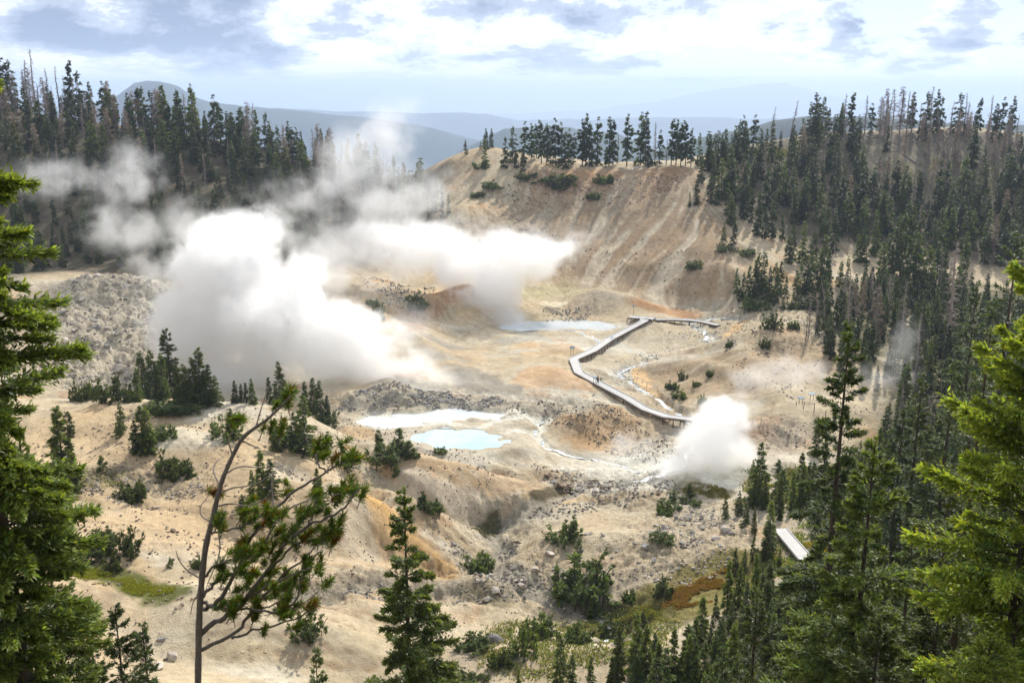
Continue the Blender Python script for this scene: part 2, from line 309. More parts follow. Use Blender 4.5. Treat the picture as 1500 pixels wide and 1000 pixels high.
# streaks on any slope
s1 = sst(.15, .4, slp); mix(sst(.03, .12, slp)*sst(.9, 2.0, st), C(.38, .29, .19), .5); mix(s1*sst(.4, 1.6, st), C(.33, .22, .13), .5); mix(s1*sst(.5, 1.8, -st), C(.64, .57, .48), .5); mix(s1*sst(.2, 1.5, -st2), C(.64, .57, .47), .55)
mix(M['rubble'], C(.50, .46, .40), .8); mix(M['rubble']*sst(0, .6, n3), C(.34, .31, .27), .6)
mix(M['greyband'], C(.40, .38, .34), .85); mix(M['greyband']*sst(0, .5, n3), C(.28, .26, .24), .6)
mix(M['fan']*sst(-.2, .5, n2), C(.52, .36, .20), .5)
mix(M['lump']*sst(-.3, .4, n3), C(.40, .34, .27), .45); mix(M['lump']*sst(.1, .6, -n3), C(.62, .55, .46), .4)
for k, c, a in (('gullyA', (.30, .27, .23), .8), ('gullyB', (.42, .33, .23), .4), ('gullyC', (.56, .38, .2), .4), ('creek', (.44, .43, .41), .75),
                ('rillA', (.74, .73, .70), .9), ('rillB', (.74, .73, .70), .9), ('rillC', (.70, .68, .64), .8), ('rillD', (.72, .71, .69), .8), ('rillE', (.55, .56, .55), .7), ('rillF', (.62, .60, .57), .6),
                ('trail', (.55, .45, .33), .8), ('trail2', (.66, .45, .25), 1), ('trail3', (.6, .5, .38), .8)): mix(M[k], C(*c), a)
mix(M['creek']*sst(.05, .5, n3)*sst(182, 196, y), C(.72, .72, .70), .9); mix(M['creek']*(1-sst(182, 196, y)), C(.33, .29, .24), .6)
mix(M['mudA'], C(.76, .75, .72), .95); mix(M['mudA']*sst(.1, .5, n2+n3*.5), C(.55, .53, .49), .35); mix(M['poolB'], C(.70, .70, .68), 1); mix(M['poolC'], C(.74, .66, .52), .9); mix(M['poolA'], C(.6, .62, .6), 1)
rim = stroke(x+n3, y+n3, np.vstack([Z['poolA'], Z['poolA'][:1]]), 1.0, 1.2)*(1-M['poolA']); mix(rim, C(.45, .38, .28), .5)
# forest duff, heath and moss
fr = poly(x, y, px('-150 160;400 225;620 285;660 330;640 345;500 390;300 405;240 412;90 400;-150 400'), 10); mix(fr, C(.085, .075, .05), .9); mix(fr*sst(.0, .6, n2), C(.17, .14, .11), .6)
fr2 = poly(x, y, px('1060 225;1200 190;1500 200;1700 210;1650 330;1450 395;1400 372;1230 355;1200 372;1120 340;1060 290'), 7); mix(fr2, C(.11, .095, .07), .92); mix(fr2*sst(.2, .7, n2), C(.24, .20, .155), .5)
burn = poly(x, y, px('1280 225;1300 198;1500 208;1700 215;1700 290;1500 280;1380 265;1290 250'), 8); mix(burn, C(.17, .15, .135), .85); mix(burn*sst(.1, .5, n3+n2), C(.16, .19, .07), .7)
blobz('1100 225;1160 215', 9, C(.22, .24, .09), .8); blobz('1305 228;1330 236', 8, C(.25, .22, .17), .8)
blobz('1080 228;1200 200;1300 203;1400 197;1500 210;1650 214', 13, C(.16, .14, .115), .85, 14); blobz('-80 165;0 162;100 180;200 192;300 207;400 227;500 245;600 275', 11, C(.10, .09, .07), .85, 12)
fr3 = poly(x, y, px('1290 590;1320 560;1200 500;1170 480;1200 440;1300 400;1480 420;1600 500;1700 600;1650 900;1500 960;1250 960;1120 960;1100 900;1120 830;1180 770;1140 740;1090 745;1120 710;1200 690;1270 640'), 4); mix(fr3*sst(-.5, .3, n2+.2), C(.10, .10, .05), .85)
bz = np.where((y < 92) & (y > 60), sst(-10, 20, x), 0); mix(bz*sst(-.3, .3, n2), C(.12, .12, .05), .6)
hs = (1-sst(45, 62, y)); mix(hs, C(.10, .095, .05), .9)
mix((1-sst(455, 470, RR[r1])) *0 + sst(440, 480, RR[r1]), C(.03, .045, .022), 1)
for s, w, c, a in (('960 885;1000 872;1040 850;1080 830;1060 850;1010 885', 4.5, (.22, .19, .05), .95), ('1000 860;1050 845', 1.6, (.22, .15, .045), .4), ('880 915;930 905;960 890', 3, (.12, .11, .03), .9), ('110 845;150 850;200 868;250 880', 2.0, (.11, .13, .02), .95), ('100 838;120 848', 1.6, (.14, .15, .02), .9),
                   ('700 766;725 762', 1.4, (.08, .08, .03), .9), ('785 737;820 732;835 728', 1.4, (.10, .08, .04), .9), ('1010 712;1060 722;1000 720', 2.0, (.17, .14, .05), .65), ('700 880;730 890', 2, (.14, .12, .06), .6), ('870 895;900 900', 1.6, (.09, .09, .03), .8), ('150 690;180 700;80 700', 2.5, (.16, .14, .07), .6)): blobz(s, w, C(*c), a)
col *= (1+(n3*.14+fbm(x, y, .9, 2)*.15)*(.6+.4*M['rgh'])+n2*.10)[..., None]; col = col.mean(-1, keepdims=True)*.12+col*.88; col *= C(.86, .82, .70)
CC = np.zeros(SH+(4,)); CC[..., 3] = 1; CC[r1, :, :3] = np.clip(col, .012, .85); CC[r1, :, 3] = .12+.88*np.clip(M['rgh']+.3*M['bigslope']+.5*fr+.5*fr2, 0, 1)
xf, yf = X[~r1], Y[~r1]; g = fbm(xf, yf, 260, 4); CC[~r1, :, :3] = C(.022, .038, .02)*(1+.5*g[..., None])
nr, nt = SH
me = bpy.data.meshes.new('ground'); vs = np.stack([X, Y, Hh], -1).reshape(-1, 3)
i0 = (np.arange(nr-1)[:, None]*nt+np.arange(nt-1)[None]).ravel(); Fq = np.stack([i0, i0+1, i0+1+nt, i0+nt], 1)[:, ::-1]
def fill_mesh(me, V, Q, k=4, smooth=False):
    me.vertices.add(len(V)); me.vertices.foreach_set('co', np.ascontiguousarray(V, np.float32).ravel())
    me.loops.add(Q.size); me.loops.foreach_set('vertex_index', np.ascontiguousarray(Q, np.int32).ravel())
    me.polygons.add(len(Q)); me.polygons.foreach_set('loop_start', np.arange(len(Q), dtype=np.int32)*k)
    me.polygons.foreach_set('use_smooth', np.full(len(Q), smooth)); me.update()
fill_mesh(me, vs, Fq, 4, True)
ca = me.color_attributes.new('tint', 'FLOAT_COLOR', 'POINT'); ca.data.foreach_set('color', CC.astype(np.float32).ravel())
ground_ob = bpy.data.objects.new('ground', me); COL.objects.link(ground_ob); ground_ob['kind'] = 'structure'
# ------------------------------------------------------------------ materials
def newmat(name):
    m = bpy.data.materials.new(name); m.use_nodes = True; nt_ = m.node_tree; nt_.nodes.clear(); return m, nt_
class NB:
    def __init__(s, nt): s.nt = nt
    def n(s, t, **kw):
        nd = s.nt.nodes.new(t)
        for k, v in kw.items():
            if k.startswith('i_'): nd.inputs[k[2:].replace('_', ' ')].default_value = v
            else: setattr(nd, k, v)
        return nd
    def l(s, a, b): s.nt.links.new(a, b)
    def math(s, op, a, b=None, c=None, clamp=False):
        nd = s.nt.nodes.new('ShaderNodeMath'); nd.operation = op; nd.use_clamp = clamp
        for i, q in enumerate((a, b, c)):
            if q is None: continue
            if isinstance(q, (int, float)): nd.inputs[i].default_value = q
            else: s.l(q, nd.inputs[i])
        return nd.outputs[0]
    def noise(s, vec, scale, det=4, rough=.5, dist=0.):
        nd = s.n('ShaderNodeTexNoise'); nd.inputs['Scale'].default_value = scale; nd.inputs['Detail'].default_value = det; nd.inputs['Roughness'].default_value = rough; nd.inputs['Distortion'].default_value = dist
        if vec is not None: s.l(vec, nd.inputs['Vector'])
        return nd
def mat_ground():
    m, nt_ = newmat('ground_soil'); b = NB(nt_); out = b.n('ShaderNodeOutputMaterial'); bs = b.n('ShaderNodeBsdfPrincipled', i_Roughness=.95); bs.inputs['Specular IOR Level'].default_value = .15
    at_ = b.n('ShaderNodeAttribute', attribute_name='tint'); P = b.n('ShaderNodeNewGeometry').outputs['Position']
    n1 = b.noise(P, .9, 6, .74); n2 = b.noise(P, 6, 2, .7); n3 = b.noise(P, .22, 3, .65)
    def rng(s, a, c, lo, hi):
        r = b.n('ShaderNodeMapRange'); r.inputs['From Min'].default_value = a; r.inputs['From Max'].default_value = c; r.inputs['To Min'].default_value = lo; r.inputs['To Max'].default_value = hi; b.l(s, r.inputs['Value']); return r.outputs[0]
    al = at_.outputs['Alpha']; k_ = b.math('MULTIPLY_ADD', al, .55, .45)
    raw = b.math('MULTIPLY', b.math('MULTIPLY', rng(n1.outputs[0], .3, .7, .6, 1.35), rng(n2.outputs[0], .3, .7, .8, 1.18)), rng(n3.outputs[0], .3, .7, .9, 1.1))
    vv = b.math('ADD', 1., b.math('MULTIPLY', b.math('SUBTRACT', raw, 1.), k_))
    h = b.math('MULTIPLY', b.math('ADD', b.math('MULTIPLY', n1.outputs[0], .50), b.math('MULTIPLY', n2.outputs[0], .14)), k_)
    # loose stones lying on the soil: darker or paler than it, standing a little proud
    for sc, th_, lo in ((1.5, .80, .55), (3.6, .74, .6)):
        vo = b.n('ShaderNodeTexVoronoi'); vo.inputs['Scale'].default_value = sc; b.l(P, vo.inputs['Vector'])
        sp_ = b.n('ShaderNodeSeparateColor'); b.l(vo.outputs['Color'], sp_.inputs[0])
        clus = b.math('ADD', b.math('ADD', sp_.outputs[0], rng(n3.outputs[0], .4, .65, -.15, .18)), b.math('MULTIPLY_ADD', al, .30, -.20))
        on = b.math('MULTIPLY', b.math('GREATER_THAN', clus, th_), rng(vo.outputs['Distance'], .22, .36, 1., 0.))
        val = rng(sp_.outputs[1], 0, 1, lo, 1.3)
        vv = b.math('MULTIPLY', vv, b.math('ADD', 1., b.math('MULTIPLY', on, b.math('SUBTRACT', val, 1.)))); h = b.math('ADD', h, b.math('MULTIPLY', on, .25/sc))
    mx = b.n('ShaderNodeVectorMath', operation='SCALE'); b.l(at_.outputs['Color'], mx.inputs[0]); b.l(vv, mx.inputs['Scale']); b.l(mx.outputs[0], bs.inputs['Base Color'])
    bp = b.n('ShaderNodeBump', i_Strength=.9, i_Distance=1.); b.l(h, bp.inputs['Height']); b.l(bp.outputs[0], bs.inputs['Normal'])
    b.l(bs.outputs[0], out.inputs['Surface']); return m
me.materials.append(mat_ground())
# ------------------------------------------------------------------ sky, sun, air
SUN_EL, SUN_AZ = math.radians(38), math.radians(21)     # azimuth clockwise from +Y
sd = np.array([math.sin(SUN_AZ)*math.cos(SUN_EL), math.cos(SUN_AZ)*math.cos(SUN_EL), math.sin(SUN_EL)])
sl_ = bpy.data.lights.new('sun', 'SUN'); sl_.energy = 4.6; sl_.angle = math.radians(.6); sl_.color = (1, .95, .87)
so = bpy.data.objects.new('sun', sl_); COL.objects.link(so)
from mathutils import Vector
so.rotation_euler = Vector(-sd).to_track_quat('-Z', 'Y').to_euler()
w = bpy.data.worlds.new('World'); S.world = w; w.use_nodes = True; nt_ = w.node_tree; nt_.nodes.clear(); b = NB(nt_)
out = b.n('ShaderNodeOutputWorld'); bg = b.n('ShaderNodeBackground'); bg.inputs['Strength'].default_value = .115
sky = b.n('ShaderNodeTexSky', sky_type='NISHITA', sun_disc=False, sun_elevation=SUN_EL, sun_rotation=SUN_AZ, altitude=2400, air_density=1., dust_density=1.5, ozone_density=1.)
tc = b.n('ShaderNodeTexCoord'); sep = b.n('ShaderNodeSeparateXYZ'); b.l(tc.outputs['Generated'], sep.inputs[0])
zc = b.math('MAXIMUM', sep.outputs[2], .0)
# a cloud deck seen in perspective: direction divided by height gives plane coordinates
inv = b.math('DIVIDE', 1., b.math('ADD', zc, .045))
cx = b.math('MULTIPLY', sep.outputs[0], inv); cy = b.math('MULTIPLY', sep.outputs[1], inv)
cv = b.n('ShaderNodeCombineXYZ'); b.l(cx, cv.inputs[0]); b.l(b.math('MULTIPLY', cy, .55), cv.inputs[1])
# angular coordinates for cumulus outlines (az, el)
az = b.math('ARCTAN2', sep.outputs[0], sep.outputs[1]); el = b.math('ARCSINE', sep.outputs[2])
av = b.n('ShaderNodeCombineXYZ'); b.l(az, av.inputs[0]); b.l(b.math('MULTIPLY', b.math('LOGARITHM', b.math('ADD', b.math('MAXIMUM', el, 0.), .035), 2.718), .2), av.inputs[1])
n1 = b.noise(av.outputs[0], 13., 11, .66, .1); n2 = b.noise(av.outputs[0], 7.5, 10, .63, .2); n3 = b.noise(cv.outputs[0], 1.1, 5, .5)
def blob(a0, e0, ra, re, amp):
    """a soft lobe at azimuth/elevation in degrees"""
    dx = b.math('DIVIDE', b.math('SUBTRACT', az, math.radians(a0)), math.radians(ra)); dy = b.math('DIVIDE', b.math('SUBTRACT', el, math.radians(e0)), math.radians(re))
    d = b.math('ADD', b.math('MULTIPLY', dx, dx), b.math('MULTIPLY', dy, dy)); return b.math('MULTIPLY', b.math('POWER', 2.718, b.math('MULTIPLY', d, -1.)), amp)
def add(*a):
    r = a[0]
    for q in a[1:]: r = b.math('ADD', r, q)
    return r
def ud(u, v):  # picture position -> az, el in degrees
    d = ray(u, v); return math.degrees(math.atan2(d[0], d[1])), math.degrees(math.asin(d[2]/np.linalg.norm(d)))
def B(u, v, wu, wv, amp): a, e = ud(u, v); return blob(a, e, wu/25.5, wv/25.5, amp)
# shade: where the deck is seen from its grey underside; gap: holes to clear sky
shade = add(b.math('SUBTRACT', b.math('MULTIPLY', n2.outputs[0], 1.35), .42), b.math('MULTIPLY', n1.outputs[0], .95), B(300, 45, 110, 38, .30), B(45, 35, 50, 28, .16), B(70, 55, 45, 28, .2), B(130, 65, 45, 25, .12), B(890, 25, 110, 24, .25), B(775, 85, 50, 20, .24), B(1245, 30, 26, 26, .2), B(1400, 60, 40, 22, .22), B(520, 105, 90, 14, .1), B(380, 75, 70, 20, .12), B(600, 60, 110, 30, -.06), B(720, 45, 60, 30, -.12), B(1100, 60, 130, 40, -.16), B(180, 20, 40, 40, -.08), B(470, 60, 70, 30, -.12), B(200, 95, 120, 18, -.12), B(780, 42, 45, 24, -.28), B(900, 70, 80, 18, -.15), B(700, 118, 300, 9, -.1))
gap = add(b.math('MULTIPLY', n1.outputs[0], 1.5), B(1040, 95, 200, 45, -.17), B(1010, 15, 60, 20, -.12), B(1310, 25, 60, 30, -.3), B(1470, 60, 30, 60, -.2), B(1120, 75, 80, 16, -.1), B(1200, 62, 60, 22, .22), B(1400, 50, 70, 30, .3), B(1130, 30, 90, 22, .2), B(1300, 100, 150, 14, .12), B(500, 50, 350, 70, .3), B(80, 60, 160, 60, .2), B(890, 60, 90, 50, .12))
rs = b.n('ShaderNodeValToRGB'); rs.color_ramp.interpolation = 'EASE'
el_ = rs.color_ramp.elements; el_[0].position = .62; el_[0].color = (9.6, 9.6, 9.7, 1); el_[1].position = 1.0; el_[1].color = (2.4, 3.1, 4.5, 1)
e2 = el_.new(.72); e2.color = (7.2, 7.7, 8.5, 1); e3 = el_.new(.82); e3.color = (4.4, 5.1, 6.5, 1); b.l(shade, rs.inputs[0])
cl = b.n('ShaderNodeMapRange', interpolation_type='SMOOTHSTEP'); cl.inputs['From Min'].default_value = .58; cl.inputs['From Max'].default_value = .78; b.l(gap, cl.inputs['Value'])
# clear-sky colour a little paled, clouds dissolve toward the horizon
pal = b.n('ShaderNodeMix', data_type='RGBA'); pal.inputs[0].default_value = .55; pal.inputs[7].default_value = (5.2, 6.2, 7.3, 1); b.l(sky.outputs[0], pal.inputs[6])
mx = b.n('ShaderNodeMix', data_type='RGBA'); b.l(pal.outputs[2], mx.inputs[6]); b.l(rs.outputs[0], mx.inputs[7])
fade = b.n('ShaderNodeMapRange', interpolation_type='SMOOTHSTEP'); fade.inputs['From Min'].default_value = math.radians(-.7); fade.inputs['From Max'].default_value = math.radians(.25); b.l(b.math('ADD', el, b.math('MULTIPLY', b.math('SUBTRACT', n1.outputs[0], .5), .04)), fade.inputs['Value'])
b.l(b.math('MULTIPLY', cl.outputs[0], fade.outputs[0]), mx.inputs[0])
b.l(mx.outputs[2], bg.inputs['Color']); b.l(bg.outputs[0], out.inputs['Surface'])
S.view_settings.view_transform = 'Standard'; S.view_settings.look = 'None'; S.view_settings.gamma = 1; S.view_settings.exposure = 0.3
w.cycles.sampling_method = 'MANUAL'; w.cycles.sample_map_resolution = 256
S.render.engine = 'CYCLES'; cy_ = S.cycles; cy_.use_denoising = True; cy_.denoiser = 'OPENIMAGEDENOISE'
cy_.max_bounces = 8; cy_.diffuse_bounces = 2; cy_.transmission_bounces = 4; cy_.transparent_max_bounces = 12; cy_.volume_bounces = 6
cy_.sample_clamp_indirect = 6; cy_.use_adaptive_sampling = True; cy_.adaptive_threshold = .03
cy_.volume_max_steps = 128; cy_.volume_step_rate = 1.6
def haze():
    import bmesh
    bm = bmesh.new(); bmesh.ops.create_cube(bm, size=1.)
    x0, x1, y0, y1, z0, z1 = -72000, 72000, -72000, 72000, -1500, 250
    for v in bm.verts: v.co = (x1 if v.co.x > 0 else x0, y1 if v.co.y > 0 else y0, z1 if v.co.z > 0 else z0)
    me = bpy.data.meshes.new('haze'); bm.to_mesh(me); o = bpy.data.objects.new('haze', me); COL.objects.link(o); o['kind'] = 'stuff'; o['label'] = 'thin blue haze over the valley and the far ranges'; o['category'] = 'haze'
    m, nt_ = newmat('air'); b = NB(nt_); out = b.n('ShaderNodeOutputMaterial'); v = b.n('ShaderNodeVolumePrincipled'); v.inputs['Color'].default_value = HAZE_COL; v.inputs['Density'].default_value = HAZE_D; v.inputs['Anisotropy'].default_value = .25
    b.l(v.outputs[0], out.inputs['Volume']); me.materials.append(m); return o
HAZE_COL = (.61, .735, .95, 1); HAZE_D = 1/8500
haze()
# ------------------------------------------------------------------ object helpers
def link(name, data, parent=None, loc=None, rz=0., sc=None):
    o = bpy.data.objects.new(name, data); COL.objects.link(o)
    if parent: o.parent = parent
    if loc is not None: o.location = loc
    o.rotation_euler[2] = rz
    if sc is not None: o.scale = sc if not np.isscalar(sc) else (sc,)*3
    return o
def tag(o, label, cat, group=None, kind=None):
    o['label'] = label; o['category'] = cat
    if group: o['group'] = group
    if kind: o['kind'] = kind
    return o
def copy_tree(o, loc, rz, sc, rx=0., ry=0.):
    c = o.copy(); COL.objects.link(c); c.location = loc; c.rotation_euler = (rx, ry, rz); c.scale = sc
    for ch in PARTS.get(o.name, []):
        d = ch.copy(); COL.objects.link(d); d.parent = c
    return c
PARTS = {}
ORD = 'first second third fourth fifth sixth seventh eighth ninth tenth eleventh twelfth thirteenth fourteenth fifteenth sixteenth seventeenth eighteenth nineteenth twentieth'.split()
def ordn(i):
    if i < 20: return ORD[i]
    t = ['twenty', 'thirty', 'forty', 'fifty', 'sixty', 'seventy', 'eighty', 'ninety'][min((i+1)//10-2, 7)]; r = (i+1) % 10
    return (t[:-1]+'ieth' if r == 0 else t+'-'+ORD[r-1])
def project(p):
    x, y, z = p[0], p[1], p[2]-CZ
    zc = y*cp-z*sp; yc = y*sp+z*cp
    return 750+F*x/zc, 500-F*yc/zc
# ------------------------------------------------------------------ foliage and wood
def mat_leaf(name, rgb, tr=.45, yellow=(0, 0, 0), rough=.55, spec=.35):
    m, nt_ = newmat(name); b = NB(nt_); out = b.n('ShaderNodeOutputMaterial'); at_ = b.n('ShaderNodeAttribute', attribute_name='tint')
    info = b.n('ShaderNodeObjectInfo')
    hs = b.n('ShaderNodeHueSaturation'); b.l(at_.outputs['Color'], hs.inputs['Color'])
    b.l(b.math('MULTIPLY_ADD', info.outputs['Random'], .07, .465), hs.inputs['Hue']); b.l(b.math('MULTIPLY_ADD', b.math('FRACT', b.math('MULTIPLY', info.outputs['Random'], 7.13)), .8, .65), hs.inputs['Value'])
    mc = b.n('ShaderNodeMix', data_type='RGBA', blend_type='MULTIPLY'); mc.inputs[0].default_value = 1; mc.inputs[7].default_value = (*rgb, 1); b.l(hs.outputs[0], mc.inputs[6])
    bs = b.n('ShaderNodeBsdfPrincipled'); bs.inputs['Roughness'].default_value = rough; bs.inputs['Specular IOR Level'].default_value = spec; b.l(mc.outputs[2], bs.inputs['Base Color'])
    t = b.n('ShaderNodeBsdfTranslucent'); tc = b.n('ShaderNodeMix', data_type='RGBA', blend_type='MULTIPLY'); tc.inputs[0].default_value = 1; tc.inputs[7].default_value = (1.25, 1.2, .45, 1); b.l(mc.outputs[2], tc.inputs[6]); b.l(tc.outputs[2], t.inputs['Color'])
    ms = b.n('ShaderNodeMixShader'); ms.inputs[0].default_value = tr; b.l(bs.outputs[0], ms.inputs[1]); b.l(t.outputs[0], ms.inputs[2]); b.l(ms.outputs[0], out.inputs['Surface']); return m
def mat_plain(name, rgb, rough=.9, nz=.35, sc=3., stretch=(1, 1, 1), coord='Object', spec=.2, bump=.3, rnd=.3):
    m, nt_ = newmat(name); b = NB(nt_); out = b.n('ShaderNodeOutputMaterial'); bs = b.n('ShaderNodeBsdfPrincipled'); bs.inputs['Roughness'].default_value = rough; bs.inputs['Specular IOR Level'].default_value = spec
    tc = b.n('ShaderNodeTexCoord'); mp = b.n('ShaderNodeMapping'); mp.inputs['Scale'].default_value = stretch; b.l(tc.outputs[coord], mp.inputs['Vector']); n = b.noise(mp.outputs[0], sc, 4, .65)
    info = b.n('ShaderNodeObjectInfo')
    v = b.math('MULTIPLY', b.math('MULTIPLY_ADD', b.math('SUBTRACT', n.outputs[0], .5), nz*4, 1.), b.math('MULTIPLY_ADD', info.outputs['Random'], rnd, 1-rnd/2))
    mx = b.n('ShaderNodeVectorMath', operation='SCALE'); mx.inputs[0].default_value = rgb; b.l(v, mx.inputs['Scale']); b.l(mx.outputs[0], bs.inputs['Base Color'])
    if bump: bp = b.n('ShaderNodeBump', i_Strength=bump, i_Distance=.1); b.l(n.outputs[0], bp.inputs['Height']); b.l(bp.outputs[0], bs.inputs['Normal'])
    b.l(bs.outputs[0], out.inputs['Surface']); return m
LEAF_DARK = mat_leaf('dark_needles', (.11, .165, .065), .38)
LEAF_MID = mat_leaf('green_needles', (.17, .24, .07), .45)
LEAF_NEAR = mat_leaf('fresh_needles', (.235, .315, .068), .5, spec=.45)
LEAF_YEL = mat_leaf('yellow_green_needles', (.31, .40, .06), .5, spec=.5)
LEAF_RUST = mat_leaf('rusty_needles', (.40, .30, .25), .2)
BARK = mat_plain('bark', (.075, .055, .042), sc=6, stretch=(3, 3, .6)); BARK_GREY = mat_plain('weathered_wood', (.27, .225, .195), sc=5, stretch=(3, 3, .4)); BARK_PINE = mat_plain('pine_bark', (.175, .15, .135), sc=30, stretch=(2, 2, .5), bump=.5)
def quad_mesh(name, A, B_, Wd, tint, mat, sub=False):
    """diamond leaves from A to B with half width vector Wd; tint rgb per leaf"""
    n = len(A); mid = A*.55+B_*.45
    V = np.stack([A, mid+Wd, B_, mid-Wd], 1).reshape(-1, 3); Q = np.arange(4*n).reshape(n, 4)
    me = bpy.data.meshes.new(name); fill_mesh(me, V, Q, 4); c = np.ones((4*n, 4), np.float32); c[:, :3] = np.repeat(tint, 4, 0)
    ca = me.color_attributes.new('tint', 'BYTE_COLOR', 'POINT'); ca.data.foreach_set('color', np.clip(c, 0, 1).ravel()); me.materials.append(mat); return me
def unit(a): return a/(np.linalg.norm(a, axis=-1, keepdims=True)+1e-9)
def tubes(P0, P1, r0, r1, sides=4):
    """straight tapered tubes, vectorised"""
    n = len(P0); d = unit(P1-P0); up = np.where(np.abs(d[:, 2:3]) > .9, [[1., 0, 0]], [[0, 0, 1.]]); a = unit(np.cross(d, up)); b_ = np.cross(d, a)
    an = np.arange(sides)/sides*2*np.pi; ring = a[:, None]*np.cos(an)[None, :, None]+b_[:, None]*np.sin(an)[None, :, None]
    V = np.concatenate([P0[:, None]+ring*np.reshape(r0, (-1, 1, 1)), P1[:, None]+ring*np.reshape(r1, (-1, 1, 1))], 1).reshape(-1, 3)
    k = np.arange(sides); k2 = (k+1) % sides; q = np.stack([k, k2, k2+sides, k+sides], 1)
    Q = (np.arange(n)[:, None, None]*2*sides+q[None]).reshape(-1, 4); return V, Q
def join(parts):
    V = []; Q = []; o = 0
    for v, q in parts: V.append(v); Q.append(q+o); o += len(v)
    return np.concatenate(V), np.concatenate(Q)
def mk(name, V, Q, mat, smooth=True):
    me = bpy.data.meshes.new(name); fill_mesh(me, V, Q, Q.shape[1], smooth); me.materials.append(mat); return me
def curve_tube(P, R, sides=7):
    """one continuous bent tapered tube"""
    P = np.asarray(P, float); n = len(P); T = unit(np.gradient(P, axis=0)); a = unit(np.cross(T, [[.31, .95, .05]])); b_ = np.cross(T, a)
    an = np.arange(sides)/sides*2*np.pi; V = P[:, None]+(a[:, None]*np.cos(an)[None, :, None]+b_[:, None]*np.sin(an)[None, :, None])*np.reshape(R, (-1, 1, 1))
    k = np.arange(sides); k2 = (k+1) % sides; q = np.stack([k, k2, k2+sides, k+sides], 1); Q = (np.arange(n-1)[:, None, None]*sides+q[None]).reshape(-1, 4); return V.reshape(-1, 3), Q
def conifer(rng, H, R, nb, nt_w, ll, lw, base=.06, droop=.25, prof=.85, clump=1, irr=.25, gaps=0., lean=0., tipcol=.5, up0=-18, up1=40, flat=.5, colv=.3, branches=True, whorl=0, sides=5):
    """returns (crown arrays, wood arrays): branches in tiers along a tapered trunk, sprays of needles along each"""
    t = np.sort(rng.random(nb)**.95)
    if whorl: t = np.clip(np.round(t*whorl)/whorl+rng.normal(0, .004, nb), 0, 1)
    t = t[(fg := (np.sin(t*23+rng.random()*9)+np.sin(t*51)*.6 > -1.6+gaps*1.6) | (rng.random(len(t)) > gaps))]
    nb = len(t); phi = rng.random(nb)*2*np.pi; side0 = rng.random()*6.28
    L = R*((1-t)**prof*.93+.07)*rng.uniform(1-irr*1.4, 1+irr*.6, nb)*(1+irr*.6*np.sin(phi-side0+t*5))
    L *= np.where(t < .12, .6+3*t, 1)
    z0 = H*(base+(1-base)*t); bend = lean*H*(t**2)
    tr = np.stack([bend+.02*H*np.sin(t*5)*lean, 0*t, z0], 1)
    el = np.radians(up0+(up1-up0)*t**1.3+rng.normal(0, 8, nb)); dh = np.stack([np.cos(phi), np.sin(phi), 0*phi], 1)
    w = L**1.25+.02*R; bi = rng.choice(nb, nt_w, p=w/w.sum()); s = rng.random(nt_w)**.62*.92+.08
    def pos(bi, s): return tr[bi]+dh[bi]*(L[bi]*s*np.cos(el[bi]))[:, None]+np.stack([0*s, 0*s, L[bi]*(s*np.sin(el[bi])-droop*s**2+droop*.35*s**4)], 1)
    P = pos(bi, s); sgn = np.where(rng.random(nt_w) < .5, -1, 1); sd_ = np.stack([-dh[bi][:, 1], dh[bi][:, 0], 0*s], 1)*sgn[:, None]
    fw = rng.uniform(.3, 1.1, nt_w); D = unit(dh[bi]*fw[:, None]+sd_*(rng.uniform(.2, 1., nt_w)*(1.15-s))[:, None]+np.stack([0*s, 0*s, rng.normal(-.12+.25*t[bi], .22, nt_w)], 1))
    tl = (L[bi]*.33*(1.1-s*.75)*rng.uniform(.5, 1.2, nt_w)+ll*.4)
    k = clump; kk = (np.arange(k)+.5)/k if k > 1 else np.array([.35])
    A = (P[:, None]+D[:, None]*(tl[:, None]*kk[None])[..., None]+rng.normal(0, ll*.12, (nt_w, k, 3))).reshape(-1, 3)
    Dk = unit(np.repeat(D, k, 0)+rng.normal(0, .38, (nt_w*k, 3))); n = len(A); lk = ll*rng.uniform(.6, 1.25, n)
    B_ = A+Dk*lk[:, None]; A = A-Dk*lk[:, None]*.3
    nrm = unit(np.stack([rng.normal(0, flat, n), rng.normal(0, flat, n), np.ones(n)], 1)); Wd = unit(np.cross(Dk, nrm))*(lw*rng.uniform(.7, 1.2, n))[:, None]
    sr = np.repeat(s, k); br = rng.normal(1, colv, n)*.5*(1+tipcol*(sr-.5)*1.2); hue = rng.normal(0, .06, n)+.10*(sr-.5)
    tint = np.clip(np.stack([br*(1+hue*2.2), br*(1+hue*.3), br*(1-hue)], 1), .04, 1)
    # leader
    m = max(6, nt_w//150); zt = rng.uniform(.93, 1.0, m); a2 = rng.random(m)*6.28
    A2 = np.stack([lean*H*zt**2, 0*zt, H*zt], 1); B2 = A2+np.stack([np.cos(a2)*ll*.6, np.sin(a2)*ll*.6, ll*rng.uniform(.1, .7, m)], 1); W2 = np.cross(unit(B2-A2), [[.3, .8, .5]])*lw*.7
    A = np.concatenate([A, A2]); B_ = np.concatenate([B_, B2]); Wd = np.concatenate([Wd, W2]); tint = np.concatenate([tint, np.full((m, 3), .5)])
    tt = np.linspace(0, 1, 9); tr0 = np.stack([lean*H*tt**2, 0*tt, H*tt*.99-.4*(tt == 0)], 1); parts = [curve_tube(tr0, np.maximum(H*.0125*(1-tt)**.9, .012)+.01, sides)]
    if branches:
        mid = pos(np.arange(nb), np.full(nb, .5)); end = pos(np.arange(nb), np.full(nb, .95)); rb = .012*L+.008
        parts.append(tubes(tr, mid, rb, rb*.6, 3)); parts.append(tubes(mid, end, rb*.6, rb*.25, 3))
    V, Q = join(parts); return (A, B_, Wd, tint), (V, Q)
